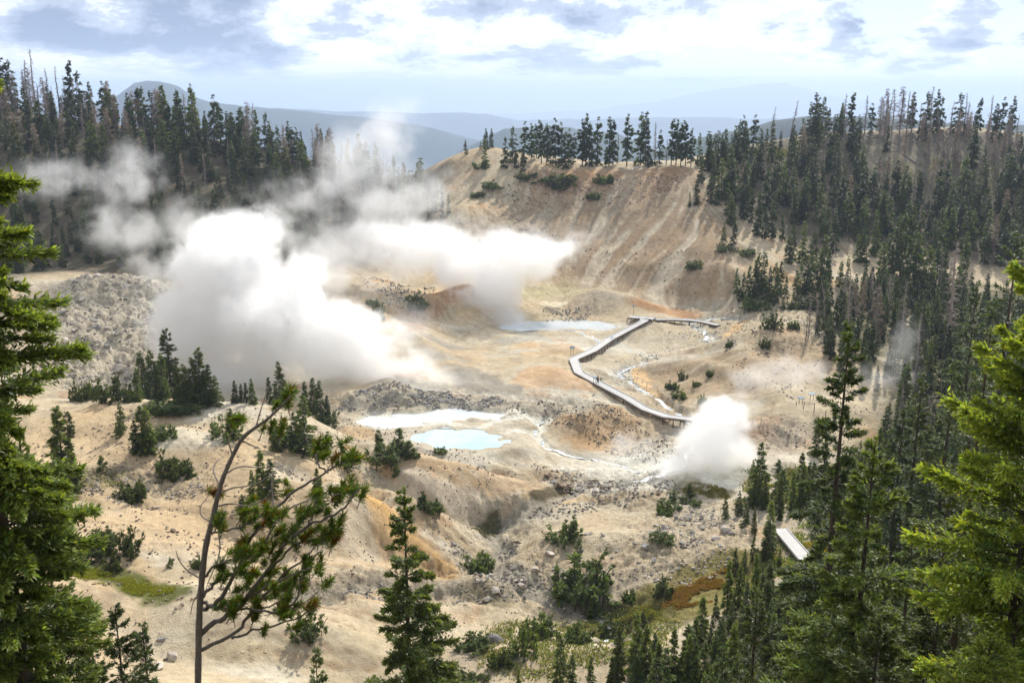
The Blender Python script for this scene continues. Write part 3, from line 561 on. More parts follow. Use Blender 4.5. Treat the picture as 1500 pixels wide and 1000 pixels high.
def snag(rng, H, nb=90, R=.9, twigs=True, lean=.0, broken=False, droop=.5):
    tt = np.linspace(0, 1, 8); ph = rng.random()*6; P = np.stack([lean*H*tt**2+.12*np.sin(tt*7+ph)*tt, .12*np.cos(tt*6+ph)*tt, H*tt-.4*(tt == 0)], 1)
    r = H*.013*(1-tt)**.8+.03; parts = [curve_tube(P, r, 6)]
    t = rng.uniform(.12, .99, nb); phi = rng.random(nb)*6.28; L = R*(.35+(1-t)**.7)*rng.uniform(.3, 1.15, nb); b0 = np.stack([np.interp(t, tt, P[:, i]) for i in range(3)], 1)
    el = rng.uniform(-.5, .35, nb)+t*.3; d = np.stack([np.cos(phi)*np.cos(el), np.sin(phi)*np.cos(el), np.sin(el)], 1); m_ = b0+d*(L*.6)[:, None]; e = m_+(d+np.array([0, 0, -droop]))*(L*.4)[:, None]
    parts += [tubes(b0, m_, np.full(nb, .045), np.full(nb, .032), 3), tubes(m_, e, np.full(nb, .032), np.full(nb, .014), 3)]
    if twigs:
        k = nb*4; bi = rng.integers(0, nb, k); s = rng.uniform(.25, 1, k)[:, None]; p = b0[bi]*(1-s)+e[bi]*s; dd = unit(rng.normal(0, 1, (k, 3))+d[bi]*.8+[[0, 0, -.3]]); parts.append(tubes(p, p+dd*(rng.uniform(.15, .55, k)*L[bi])[:, None], np.full(k, .022), np.full(k, .010), 3))
    return join(parts)
PROTO = {}
def proto(key, name, crown, wood, leafmat, barkmat):
    """thing > trunk, crown"""
    e = bpy.data.objects.new(name, None); parts = [bpy.data.objects.new('trunk', mk('trunk', *wood, barkmat))]
    if crown is not None: parts.append(bpy.data.objects.new('crown', quad_mesh('crown', *crown, leafmat)))
    PROTO.setdefault(key, []).append((name, parts, crown, wood, leafmat, barkmat))
def plant(key, loc, sc, rz=None, var=None, name=None, rx=0., ry=0., sq=None):
    P = PROTO[key]; nm, parts = P[var if var is not None else random.randrange(len(P))][:2]
    e = bpy.data.objects.new(name or nm, None); COL.objects.link(e); e.location = loc; e.rotation_euler = (rx, ry, rz if rz is not None else random.random()*6.283)
    e.scale = (sc*(sq or 1), sc*(sq or 1), sc); e.empty_display_size = .5
    for p in parts:
        c = p.copy(); COL.objects.link(c); c.parent = e
    return e
for i in range(5):   # far firs, height 1 unit = 10 m tall
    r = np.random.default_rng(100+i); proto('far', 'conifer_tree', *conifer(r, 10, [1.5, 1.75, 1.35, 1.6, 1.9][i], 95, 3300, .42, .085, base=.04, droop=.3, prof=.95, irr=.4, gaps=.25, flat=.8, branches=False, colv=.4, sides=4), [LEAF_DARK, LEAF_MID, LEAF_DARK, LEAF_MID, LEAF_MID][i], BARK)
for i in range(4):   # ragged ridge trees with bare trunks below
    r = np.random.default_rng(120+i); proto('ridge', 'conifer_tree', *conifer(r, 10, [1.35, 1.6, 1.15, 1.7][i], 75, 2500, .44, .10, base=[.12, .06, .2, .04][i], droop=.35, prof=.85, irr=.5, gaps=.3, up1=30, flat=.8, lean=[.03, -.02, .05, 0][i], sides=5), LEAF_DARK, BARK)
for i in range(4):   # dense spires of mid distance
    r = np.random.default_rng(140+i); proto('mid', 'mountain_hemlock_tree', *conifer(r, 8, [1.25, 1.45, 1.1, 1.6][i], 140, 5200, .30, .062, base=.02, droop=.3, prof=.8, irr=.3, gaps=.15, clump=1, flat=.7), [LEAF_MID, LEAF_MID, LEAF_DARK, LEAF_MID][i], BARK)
for i in range(4):  # brighter copies of the mid spires, sunlit look put into the needle colour
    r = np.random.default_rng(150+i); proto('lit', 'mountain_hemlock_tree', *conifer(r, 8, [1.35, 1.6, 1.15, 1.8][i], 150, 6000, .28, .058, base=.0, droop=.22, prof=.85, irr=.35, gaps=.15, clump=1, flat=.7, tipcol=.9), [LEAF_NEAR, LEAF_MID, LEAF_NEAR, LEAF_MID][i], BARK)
for i in range(3):   # shrubby young trees
    r = np.random.default_rng(160+i); proto('young', 'young_hemlock', *conifer(r, 3, [.9, .75, 1.05][i], 60, 1500, .26, .055, base=.0, droop=.15, prof=.7, irr=.45, up0=5, up1=55, flat=.8), LEAF_MID, BARK)
def shrub(rng, W_, H, n):
    """a low thicket: many short leaning conifer stems crowded together"""
    cr = [[], [], [], []]; wd = []
    for k in range(n):
        a = rng.random()*6.28; q = rng.random()**.6*.5; c = np.array([math.cos(a)*q*W_, math.sin(a)*q*W_, -.05]); h = H*rng.uniform(.35, 1.05)*(1-.55*(q*2)**2)+.12
        (A, B_, Wd, t), w_ = conifer(rng, h, W_*rng.uniform(.13, .22), 16, 230, .15, .034, base=0, droop=.1, prof=.6, irr=.5, up0=0, up1=50, flat=.8, lean=rng.uniform(0, .5), branches=False, sides=3)
        ca_, sa = math.cos(a), math.sin(a); R_ = np.array([[ca_, -sa, 0], [sa, ca_, 0], [0, 0, 1.]])
        for L_, v in zip(cr, (A@R_.T+c, B_@R_.T+c, Wd@R_.T, t*rng.uniform(.75, 1.2))): L_.append(v)
        wd.append((w_[0]@R_.T+c, w_[1]))
    return tuple(np.concatenate(q) for q in cr), join(wd)
for i in range(5):
    r = np.random.default_rng(180+i); cr, wd = shrub(r, 2., [1.1, .9, 1.3, 1.0, 1.15][i], [15, 18, 13, 20, 11][i])
    PROTO.setdefault('shrub', []).append(('low_shrub', [bpy.data.objects.new('stems', mk('stems', *wd, BARK)), bpy.data.objects.new('foliage', quad_mesh('foliage', *cr, LEAF_MID))], cr, wd, LEAF_MID, BARK))
for i in range(6):
    r = np.random.default_rng(200+i); V, Q = snag(r, 10, 110, [.8, .6, 1.0, .7, .9, .5][i], True, [0, .04, -.03, .02, .1, 0][i])
    PROTO.setdefault('snag', []).append(('dead_tree', [bpy.data.objects.new('trunk', mk('trunk', V, Q, BARK_GREY))], None, (V, Q), None, BARK_GREY))
for i in range(2):   # conifers dead but still carrying rusty brown twigs
    r = np.random.default_rng(220+i); cr, wd = conifer(r, 10, 1.0, 110, 1500, .5, .032, base=.1, droop=.5, prof=.5, irr=.4, flat=1.); wd = join([wd, snag(r, 9.5, 80, .8)])
    PROTO.setdefault('brown', []).append(('dead_tree', [bpy.data.objects.new('trunk', mk('trunk', *wd, BARK_GREY)), bpy.data.objects.new('crown', quad_mesh('crown', *cr, LEAF_RUST))], cr, wd, LEAF_RUST, BARK_GREY))
# ------------------------------------------------------------------ forests
def inpoly(P, x, y): return poly(np.array([x]), np.array([y]), P, .01)[0] > .5
def scatter(P, sp, seed, excl=()):
    P = P[:, :2]; r = np.random.default_rng(seed); lo = P.min(0); hi = P.max(0); g = []
    xs = np.arange(lo[0], hi[0], sp); ys = np.arange(lo[1], hi[1], sp); XX, YY = np.meshgrid(xs, ys); XX = XX+r.uniform(-.48, .48, XX.shape)*sp; YY = YY+r.uniform(-.48, .48, XX.shape)*sp
    m = poly(XX, YY, P, .01) > .5
    for e, w_ in excl: m &= stroke(XX, YY, e, w_, .01) < .5
    return np.stack([XX[m], YY[m]], 1), r
def wp(s): return px(s)[:, :2]
trees = []   # dicts: key, x, y, height m, zone
def addt(key, x, y, H, zone, var=None, sq=None, ry=0.): trees.append(dict(key=key, x=x, y=y, H=H, zone=zone, var=var, sq=sq, ry=ry))
# left wooded hill
PL = np.vstack([wp('-120 165;0 160;100 178;200 190;300 205;400 225;480 242;560 262;625 290;668 318;640 335;600 345'), wp('560 372;500 385;450 386;380 392;300 398;240 400;180 396;130 392;90 396;20 402;-120 405')])
pt, r = scatter(PL, 5.7, 11)
for x, y in pt:
    dead = (y > 330) and r.random() < (.45 if y > 368 else .18); H = r.uniform(9, 15) if y > 340 else r.uniform(6.5, 12); 
    if x > -65: H *= .9
    addt('snag' if dead and r.random() < .5 else 'brown' if dead else ('ridge' if y > 350 and r.random() < .4 else 'far'), x, y, H*(1.15 if dead else 1), 'L', sq=r.uniform(1.1, 1.5) if not dead else None)
def row(s, sp, keys, lo, hi, zone, seed, jit=1.5, back=0.):
    P = wp(s); r = np.random.default_rng(seed)
    for a, b_ in zip(P[:-1], P[1:]):
        n = max(1, int(np.hypot(*(b_-a))/sp))
        for i in range(n):
            q = a+(b_-a)*((i+r.random())/n)+r.normal(0, jit, 2); addt(keys[r.integers(len(keys))], q[0], q[1]+back, r.uniform(lo, hi), zone)
row('-80 163;0 162;60 172;130 182', 3.0, ['snag', 'brown', 'snag', 'snag', 'ridge'], 15, 21, 'Lsky', 31)
row('130 182;200 190;260 200', 3.2, ['snag', 'ridge', 'ridge', 'brown', 'far'], 12, 17, 'Lsky', 32)
row('260 200;330 212;400 225', 3.4, ['far', 'ridge', 'ridge', 'snag'], 11, 16, 'Lsky', 33)
row('400 225;480 242;560 262;620 288', 4.2, ['far', 'far', 'snag', 'far'], 8, 13, 'Lsky', 34)
for u, v, h, k in ((106, 178, 82, 'ridge'), (54, 172, 92, 'snag'), (366, 235, 80, 'brown'), (372, 232, 78, 'snag'), (285, 212, 84, 'far'), (243, 205, 75, 'far'), (213, 200, 68, 'ridge'), (316, 218, 74, 'ridge'), (264, 208, 68, 'ridge'), (345, 240, 70, 'ridge'), (527, 262, 62, 'far'), (617, 300, 66, 'far'), (120, 182, 72, 'ridge'), (600, 302, 50, 'far')):
    p = hit(u, v); addt(k, p[0], p[1], h*p[1]/F*1.02, 'Lsky')
# centre hilltop
for s in '682 226 20;704 220 12;712 218 28;720 216 26;710 247 42;740 245 42;751 238 50;756 246 25;766 252 32;768 236 54;778 236 52;786 232 47;793 240 60;800 242 57;806 240 52;814 242 64;822 240 57;828 247 52;833 242 50;840 240 42;858 242 70;853 244 65;863 243 60;875 242 66;892 244 68;898 242 62;905 240 42;918 244 72;938 242 73;945 244 74;959 238 56;966 242 48;976 242 36;983 242 64;990 242 62;997 244 60;1004 243 62;1012 245 54'.split(';'):
    u, v, h = map(float, s.split()); p = hit(u, v); k = 'ridge' if h > 35 else 'far'
    addt('snag' if u in (905, 959, 976) else ('far' if u in (892, 938, 945, 710) else k), p[0], p[1], h*p[1]/F*1.03, 'C', sq=1.0 if h > 30 else 1.2)
# right wooded hill
PR = wp('1015 248;1060 235;1100 220;1200 200;1300 203;1400 196;1500 210;1700 215;1680 330;1500 395;1440 390;1400 372;1320 366;1250 352;1215 362;1190 340;1150 330;1120 318;1100 330;1070 330;1045 300;1030 310;1020 280')
pt, r = scatter(PR, 5.7, 12)
for x, y in pt:
    u, v = project((x, y, float(ground(x, y))))
    b_ = u > 1265 and v < 285 and y > 320; dead = r.random() < (.75 if b_ else .07)
    if 1268 < u < 1345 and 205 < v < 262 and r.random() < .8: continue
    if 1080 < u < 1170 and 205 < v < 228: continue
    H = r.uniform(8.5, 14.) if not b_ else r.uniform(9, 15)
    if b_ and not dead and r.random() < .55: continue
    addt('snag' if dead and r.random() < .5 else 'brown' if dead else 'far', x, y, H, 'R' if not b_ else 'Rb', sq=r.uniform(1.05, 1.4) if not dead else None)
row('1180 198;1215 196;1265 198', 2.9, ['snag', 'far', 'ridge', 'snag'], 11, 16, 'Rsky', 41)
row('1265 198;1330 196', 3.2, ['snag', 'snag', 'brown'], 14, 18, 'Rsky', 42)
row('1322 196;1400 195', 2.8, ['snag', 'snag', 'brown', 'ridge'], 13, 18, 'Rsky', 43)
row('1400 195;1500 207;1600 212', 4.0, ['snag', 'snag', 'snag', 'ridge'], 10, 16, 'Rsky', 44)
row('1020 245;1060 240;1100 228', 3.6, ['ridge', 'far', 'far'], 9, 14, 'Rsky', 45)
row('1100 225;1180 212', 4.5, ['far', 'snag', 'far'], 5, 9, 'Rsky', 46)
for u, v, h, k, ln in ((1158, 202, 52, 'snag', .08), (1129, 206, 48, 'snag', 0), (1103, 222, 50, 'ridge', 0), (1088, 225, 52, 'ridge', 0), (1297, 206, 70, 'snag', 0), (1305, 208, 72, 'snag', .03), (1411, 200, 60, 'snag', .12), (1354, 205, 65, 'ridge', 0), (1478, 214, 50, 'snag', .08), (1195, 203, 55, 'ridge', 0)):
    p = hit(u, v); addt(k, p[0], p[1], h*p[1]/F*1.03, 'Rsky', ry=ln)
# scattered firs over the sandy flank below it
for s in '1020 300 35;1010 303 22;1070 330 45;1040 298 40;1110 345 60;1120 350 45;1130 350 55;1145 352 40;1075 360 40;1155 385 40;1160 378 50;1175 385 60;1190 395 55;1088 440 42;1082 442 35;1096 440 52;1104 436 55;1110 432 62;1118 428 58;1126 440 50;1134 444 60;1142 430 48;1078 430 38;1150 440 38;1165 440 45;1172 430 52;1180 435 55;1186 426 60;1205 420 75;1200 425 60;1212 415 50;1255 385 42;1262 384 48;1268 390 45;1310 400 85;1318 405 95;1300 402 60;1330 425 75;1338 430 88;1348 435 70;1356 440 80;1370 425 70;1382 425 60;1240 420 45;1230 420 38;1400 445 60;1412 395 55;1290 415 60;1060 352 26;1220 372 60;1345 380 70;1375 378 72;1325 372 75;1280 376 66'.split(';'):
    u, v, h = map(float, s.split()); p = hit(u, v); addt('far' if (u*7) % 3 > .9 else 'mid', p[0], p[1], h*p[1]/F*1.03, 'Rf')
for s in '1215 430 30;1230 470 75;1210 480 70;1195 490 60;1250 480 65;1280 500 85;1320 500 90;1385 520 170;1375 440 70;1240 500 110;1262 470 60;1300 470 70;1340 560 105;1410 560 60;1315 640 90;1352 680 110;1360 640 60;1272 455 60;1184 495 60;1180 500 45'.split(';'):
    u, v, h = map(float, s.split()); p = hit(u, v); addt('brown' if u in (1250, 1262, 1280) else 'snag', p[0], p[1], h*p[1]/F*1.03, 'Rd', ry=.12 if u in (1210, 1230) else 0)
PB = wp('1190 440;1300 420;1420 430;1560 450;1640 560;1640 660;1500 660;1400 650;1330 640;1300 590;1240 560;1210 520;1190 490')
pt, r = scatter(PB, 3.7, 13)
for x, y in pt:
    u, v = project((x, y, float(ground(x, y))))
    if r.random() < .1: continue
    addt('mid' if r.random() < .7 else 'far', x, y, r.uniform(3.5, 9), 'Rb2')
# near right slope
PN = np.vstack([wp('1330 640;1500 660;1640 660;1700 800;1500 950'), [[44, 50], [24, 52], [12, 76], [10, 92]], wp('1010 960;1040 900;1085 870;1120 860;1100 820;1110 790;1080 770;1075 745;1110 735;1180 715;1220 705;1260 700;1300 660')])
bw2 = np.array([hit0(1140, 772), hit0(1165, 800), hit0(1200, 838)])
pt, r = scatter(PN, 2.55, 14, excl=((bw2, 2.6),))
view = bw2.mean(0)[:2]
for x, y in pt:
    u, v = project((x, y, float(ground(x, y)))); H = r.uniform(3.0, 7.5) if y > 85 else r.uniform(4, 8.5)
    ang = abs(math.atan2(x, y)-math.atan2(view[0], view[1]))
    if ang < .013 and y < view[1]+1:
        # keep the sight line onto the short walkway open
        top_v = project((x, y, float(ground(x, y))+H))[1]
        if top_v < 835: H = max(1.2, H*.35)
        if project((x, y, float(ground(x, y))+H))[1] < 825: continue
    if u < 1200 and y > 70: H *= .8
    H *= r.choice([.45, .7, 1., 1.15])
    addt('lit', x, y, H, 'N', sq=r.uniform(.85, 1.25))
for s_, sp_, lo_, hi_, sd_ in (('985 990;1040 905;1100 880;1230 860;1260 1000;1100 1010', 2.2, 2.2, 5.0, 21), ('1085 748;1120 720;1200 700;1270 655;1290 690;1230 760;1140 765', 2.3, 1.2, 3.6, 22), ('1060 850;1120 800;1130 880;1060 880', 2.4, 1.5, 4., 23), ('1290 640;1340 610;1420 620;1400 720;1300 720', 2.8, 3, 6, 24)):
    pt, r = scatter(wp(s_), sp_, sd_)
    for x, y in pt:
        if stroke(np.array([x]), np.array([y]), bw2, 2.4, .01)[0] > .5: continue
        addt('lit', x, y, r.uniform(lo_, hi_), 'N', sq=r.uniform(1.0, 1.5))
# trees read off the photograph one by one (u, v of the foot, height in pixels)
HAND = {'K': '210 583 70;226 585 75;240 585 70;252 583 105;262 590 60;285 590 70;295 590 85;308 592 62;318 595 48;345 590 35;354 590 30;361 590 32;370 592 40;410 587 60;395 592 42;448 602 46;460 606 56;470 612 58;480 616 40;203 586 50;272 592 62;232 590 60;302 596 58',
        'K2': '447 665 92;432 660 60;385 728 76;398 728 62;370 724 40;97 725 140;108 722 90;210 662 72;200 664 52;218 662 70;178 632 45;465 720 40;470 738 46;490 625 26;340 640 45;405 660 52',
        'V': '1110 738 98;1195 668 55;1102 700 30;825 795 32;1062 760 40;1120 745 60;1140 760 70;1076 842 46;1090 838 40'}
for z_, s_ in HAND.items():
    for s in s_.split(';'):
        u, v, h = map(float, s.split()); p = hit(u, v); addt('mid' if z_ == 'K' else 'lit', p[0], p[1], h*p[1]/F*1.04, z_, sq=1.15 if z_ == 'K' else 1.0 if z_ == 'V' else 1.25)
for s in '820 1010 90;838 1010 60;865 1010 55;905 1005 100;930 1005 120;945 1005 100;962 1010 80;985 1005 95;1000 1000 70;1015 1010 85;940 960 70;1030 1010 80;1045 985 70;1070 1010 110;1092 1015 90;895 1012 60;958 985 60;760 1012 40'.split(';'):
    u, v, h = map(float, s.split()); d = ray(u, v); P = None
    Y_ = np.arange(50, 120, .5); g = ground(d[0]*Y_/d[1], Y_)-(CZ+d[2]*Y_/d[1]); k = np.where(g >= 0)[0]; Yh = Y_[k[0]] if len(k) else 88.
    addt('lit', d[0]*Yh/d[1], Yh, h*Yh/F*1.1, 'F', sq=.9)
ZN = dict(L='on the left wooded hill', Lsky='along the left skyline', C='on the bare hilltop', R='in the right hill forest', Rb='on the burnt slope', Rsky='along the right skyline',
          Rf='below the right forest', Rd='right of the creek', Rb2='in the thicket', N='on the near right slope', K='against the steam', K2='on the left knoll', V='beside the lower valley', F='along the bottom edge')
def visible(x, y, H): u, v = project((x, y, float(ground(x, y))+H)); return -60 < u < 1560 and v < 1030
cand = [t for t in trees if visible(t['x'], t['y'], t['H'])]
for t in cand:
    t['z'] = float(ground(t['x'], t['y'])); t['u'], t['v'] = project((t['x'], t['y'], t['z'])); t['px'] = t['H']*F/t['y']
kindof = lambda t: 'dead' if t['key'] in ('snag', 'brown') else 'hem' if t['key'] in ('mid', 'lit') and t['zone'] in 'K K2 V F N Rb2' .split() else 'con'
keep = {}
for kd, lim in (('dead', 280), ('con', 295), ('hem', 298)):
    L_ = [t for t in cand if kindof(t) == kd]
    pri = {'Lsky': 40, 'C': 60, 'Rsky': 40, 'Rf': 50, 'K': 200, 'K2': 200, 'V': 200, 'F': 200, 'Rd': 60}
    L_.sort(key=lambda t: -(t['px']+pri.get(t['zone'], 0))); keep[kd] = L_[:lim]
    for t in L_[lim:]: t['stuff'] = True
HT = {'lit': 8, 'snag': 10, 'brown': 10, 'far': 10, 'ridge': 10, 'mid': 8}
from collections import defaultdict
byz = defaultdict(list)
for kd, L_ in keep.items():
    for t in L_: byz[(t['zone'], kd)].append(t)
KN = dict(dead='dead tree', con='conifer', hem='hemlock')
def cellname(t, us, vs):
    cu = sum(t['u'] > a for a in us); cv = sum(t['v'] > a for a in vs); return cu, cv
for (zn, kd), L_ in byz.items():
    L_.sort(key=lambda t: t['u']); us = np.array([t['u'] for t in L_]); hs_ = np.array([t['px'] for t in L_])
    n = len(L_); nrow = 1 if n <= 40 else int(np.ceil(n/28)); vs_ = np.array([t['v'] for t in L_]); cuts = np.quantile(vs_, np.linspace(0, 1, nrow+1)[1:-1]) if nrow > 1 else []
    cnt = defaultdict(int); names = [None] if nrow == 1 else ['upper', 'lower'] if nrow == 2 else ['band '+'ABCDEFGHIJKLMNOP'[i] for i in range(nrow)]
    tot = defaultdict(int)
    for t in L_: t['rw'] = int(sum(t['v'] > c for c in cuts)); tot[t['rw']] += 1
    for i, t in enumerate(L_):
        key = t['key']; var = t['var']; P = PROTO[key]; var = random.randrange(len(P)) if var is None else var
        nm = {'con': 'conifer_tree', 'hem': 'mountain_hemlock_tree', 'dead': 'dead_tree'}[kd]
        e = plant(key, (t['x'], t['y'], t['z']-.1), t['H']/HT[key], var=var, name=nm, sq=t['sq'] or random.uniform(.85, 1.2), ry=t['ry'])
        k = cnt[t['rw']]; cnt[t['rw']] += 1
        look = ('bare grey' if key == 'snag' else 'rusty twigged') if kd == 'dead' else ('slender dark' if t['sq'] and t['sq'] < 1 else 'ragged dark' if key == 'ridge' else 'pointed green')
        rwn = '' if nrow == 1 else (f', {ordn(t["rw"])} row down' if nrow > 2 else f', {names[t["rw"]]} half')
        tag(e, f'{look} {KN[kd]}, {ordn(k)} from left {ZN[zn]}{rwn}', 'dead tree' if kd == 'dead' else 'conifer', f'{KN[kd]}s {ZN[zn]}')
# the rest of the forest as one mass
rest = [t for t in cand if t.get('stuff')]
print('TREES', len(trees), 'cand', len(cand), 'rest', len(rest), {k: len(v) for k, v in keep.items()})
def merge(rest, name, label, cat):
    cr = defaultdict(list); wd = []
    for t in rest:
        P = PROTO[t['key']]; nm, parts, crown, wood, lm, bm_ = P[random.randrange(len(P))]; s = t['H']/HT[t['key']]; a = random.random()*6.283; ca_, sa = math.cos(a), math.sin(a); Rm = np.array([[ca_, -sa, 0], [sa, ca_, 0], [0, 0, 1]])*s; o = np.array([t['x'], t['y'], t['z']-.1])
        if crown is not None: A, B_, Wd, ti = crown; sub_ = RNG.random(len(A)) < .4; A, B_, Wd, ti = A[sub_], B_[sub_], Wd[sub_]*1.7, ti[sub_]; cr[lm.name].append((A@Rm.T+o, B_@Rm.T+o, Wd@Rm.T, ti*random.uniform(.75, 1.2)))
        wd.append((bm_.name, wood[0]@Rm.T+o, wood[1]))
    Vs = []; Qs = []; ts = []; mi = []; mats = []; off = 0
    for mn, L_ in cr.items():
        A, B_, Wd, ti = (np.concatenate([q[i] for q in L_]) for i in range(4)); mid = A*.55+B_*.45; V = np.stack([A, mid+Wd, B_, mid-Wd], 1).reshape(-1, 3)
        Vs.append(V); Qs.append(np.arange(len(V)).reshape(-1, 4)+off); off += len(V); ts.append(np.repeat(ti, 4, 0)); mi.append(np.full(len(V)//4, len(mats))); mats.append(bpy.data.materials[mn])
    for mn in sorted({q[0] for q in wd}):
        V, Q = join([(v, q) for m_, v, q in wd if m_ == mn]); Vs.append(V); Qs.append(Q+off); off += len(V); ts.append(np.full((len(V), 3), .5)); mi.append(np.full(len(Q), len(mats))); mats.append(bpy.data.materials[mn])
    V = np.concatenate(Vs); Q = np.concatenate(Qs); me = bpy.data.meshes.new(name); fill_mesh(me, V, Q, 4); c = np.ones((len(V), 4), np.float32); c[:, :3] = np.concatenate(ts)
    ca2 = me.color_attributes.new('tint', 'BYTE_COLOR', 'POINT'); ca2.data.foreach_set('color', np.clip(c, 0, 1).ravel())
    for m_ in mats: me.materials.append(m_)
    me.polygons.foreach_set('material_index', np.concatenate(mi).astype(np.int32)); return tag(link(name, me), label, cat, kind='stuff')
merge(rest, 'forest', 'massed conifers and dead trunks filling the wooded slopes behind the single trees', 'forest')
# ------------------------------------------------------------------ big trees close to the viewer (tip u, v, depth)
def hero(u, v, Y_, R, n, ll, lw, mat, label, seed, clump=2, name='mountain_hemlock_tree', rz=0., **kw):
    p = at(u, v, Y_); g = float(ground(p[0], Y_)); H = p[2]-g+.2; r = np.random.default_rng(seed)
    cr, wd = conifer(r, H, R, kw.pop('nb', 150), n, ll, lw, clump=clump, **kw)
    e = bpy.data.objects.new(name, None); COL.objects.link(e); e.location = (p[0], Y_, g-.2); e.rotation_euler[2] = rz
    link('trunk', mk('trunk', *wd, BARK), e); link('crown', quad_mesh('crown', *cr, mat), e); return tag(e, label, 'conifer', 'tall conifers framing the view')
hero(592, 722, 48, 3.7, 30000, .20, .044, LEAF_NEAR, 'lone ragged green conifer rising from the bottom edge beside the twisted pine', 301, prof=.95, droop=.22, irr=.35, gaps=.15, nb=220, whorl=34, clump=3, up0=-12, up1=38)
hero(1245, 478, 52, 2.9, 22000, .22, .045, LEAF_MID, 'tallest slender dark conifer standing right of the steam vent', 302, prof=.62, droop=.3, irr=.4, gaps=.2, nb=210, whorl=40, clump=3, up0=-18, up1=30)
hero(1283, 640, 38, 4.1, 30000, .19, .04, LEAF_NEAR, 'broad bright green conifer with a visible dark trunk, lower right', 303, prof=.85, droop=.2, irr=.3, gaps=.2, nb=190, clump=3, whorl=34)
hero(-112, -60, 18, 1.55, 42000, .125, .027, LEAF_NEAR, 'close conifer cut by the left edge, layered bright branches reaching in', 304, prof=.36, droop=.2, irr=.4, gaps=.2, nb=330, clump=3, whorl=40, up0=-8, up1=12, tipcol=.9)
hero(1562, 345, 28, 3.0, 44000, .15, .038, LEAF_YEL, 'big bushy yellow green conifer cut by the right edge', 305, prof=.6, droop=.12, irr=.55, gaps=.3, nb=300, clump=3, up0=0, up1=50, flat=.9, tipcol=.8)
hero(1452, 478, 40, 2.2, 9000, .15, .035, LEAF_YEL, 'narrow yellow tipped conifer just left of the bushy right edge tree', 306, prof=.7, irr=.5, gaps=.3, nb=120, clump=2)
for i, (u, v, Y_, R, n, ll, mat, lab) in enumerate([
    (1492, 345, 104, 6.2, 9000, .36, LEAF_DARK, 'large dark conifer at the right edge behind the yellow tree'), (1432, 415, 112, 4.2, 6500, .36, LEAF_DARK, 'large dark conifer left of its bigger neighbour near the right edge'),
    (1110, 862, 50, 2.4, 8000, .19, LEAF_NEAR, 'round shouldered bright young conifer at the bottom, left of the walkway trees'), (1160, 835, 56, 2.2, 8000, .2, LEAF_MID, 'dark narrow conifer behind the bright young one near the bottom'),
    (1400, 530, 84, 2.9, 6000, .28, LEAF_MID, 'pointed green conifer mid right slope below the bare snag'), (1352, 548, 88, 2.7, 6000, .28, LEAF_MID, 'slim green spire left of the pointed conifer mid right slope'),
    (1430, 560, 66, 2.6, 7000, .24, LEAF_MID, 'dense green conifer tucked behind the yellow tipped tree'), (1325, 600, 80, 2.4, 6000, .26, LEAF_DARK, 'dark spire behind the broad bright green conifer'),
    (1395, 700, 50, 2.8, 9000, .2, LEAF_NEAR, 'bright conifer between the broad green tree and the right edge'), (1340, 760, 44, 2.4, 9000, .18, LEAF_MID, 'shaded conifer right beside the broad bright green tree'),
    (1215, 850, 44, 2.4, 9000, .18, LEAF_MID, 'green conifer left of the broad bright tree at the bottom'), (1060, 950, 52, 1.9, 6000, .18, LEAF_MID, 'small conifer poking up at the bottom edge below the red heath'), (1380, 860, 30, 2.3, 12000, .13, LEAF_NEAR, 'leafy green conifer crown low at the right, under the bushy tree'),
    (1290, 900, 30, 2.0, 10000, .13, LEAF_NEAR, 'low bright crown at the bottom in front of the broad conifer'), (1452, 930, 24, 2.2, 12000, .11, LEAF_YEL, 'yellow green crown at the lower right corner'),
    (28, 640, 24, 2.1, 14000, .11, LEAF_NEAR, 'bright bushy conifer under the left edge tree branches'), (75, 850, 24, 1.9, 14000, .11, LEAF_NEAR, 'bushy green conifer crown at the lower left corner'), (168, 888, 34, 1.5, 8000, .14, LEAF_MID, 'pointed young conifer rising at the lower left'), (128, 895, 33, 1.2, 6000, .14, LEAF_MID, 'thin pointed conifer beside the lower left corner crowns'), (208, 915, 40, 1.4, 6000, .16, LEAF_MID, 'small dark conifer tip right of the lower left group'), (-10, 760, 30, 2.6, 12000, .13, LEAF_MID, 'shaded green conifer cut by the left edge near the bottom'), (462, 950, 60, 1.4, 4000, .2, LEAF_MID, 'small green conifer behind the twisted pine at the bottom')]):
    hero(u, v, Y_, R, n, ll, ll*.2, mat, lab, 320+i, prof=.75, irr=.35, gaps=.25, nb=130, clump=2, up0=-10 if Y_ > 40 else 0, up1=45)
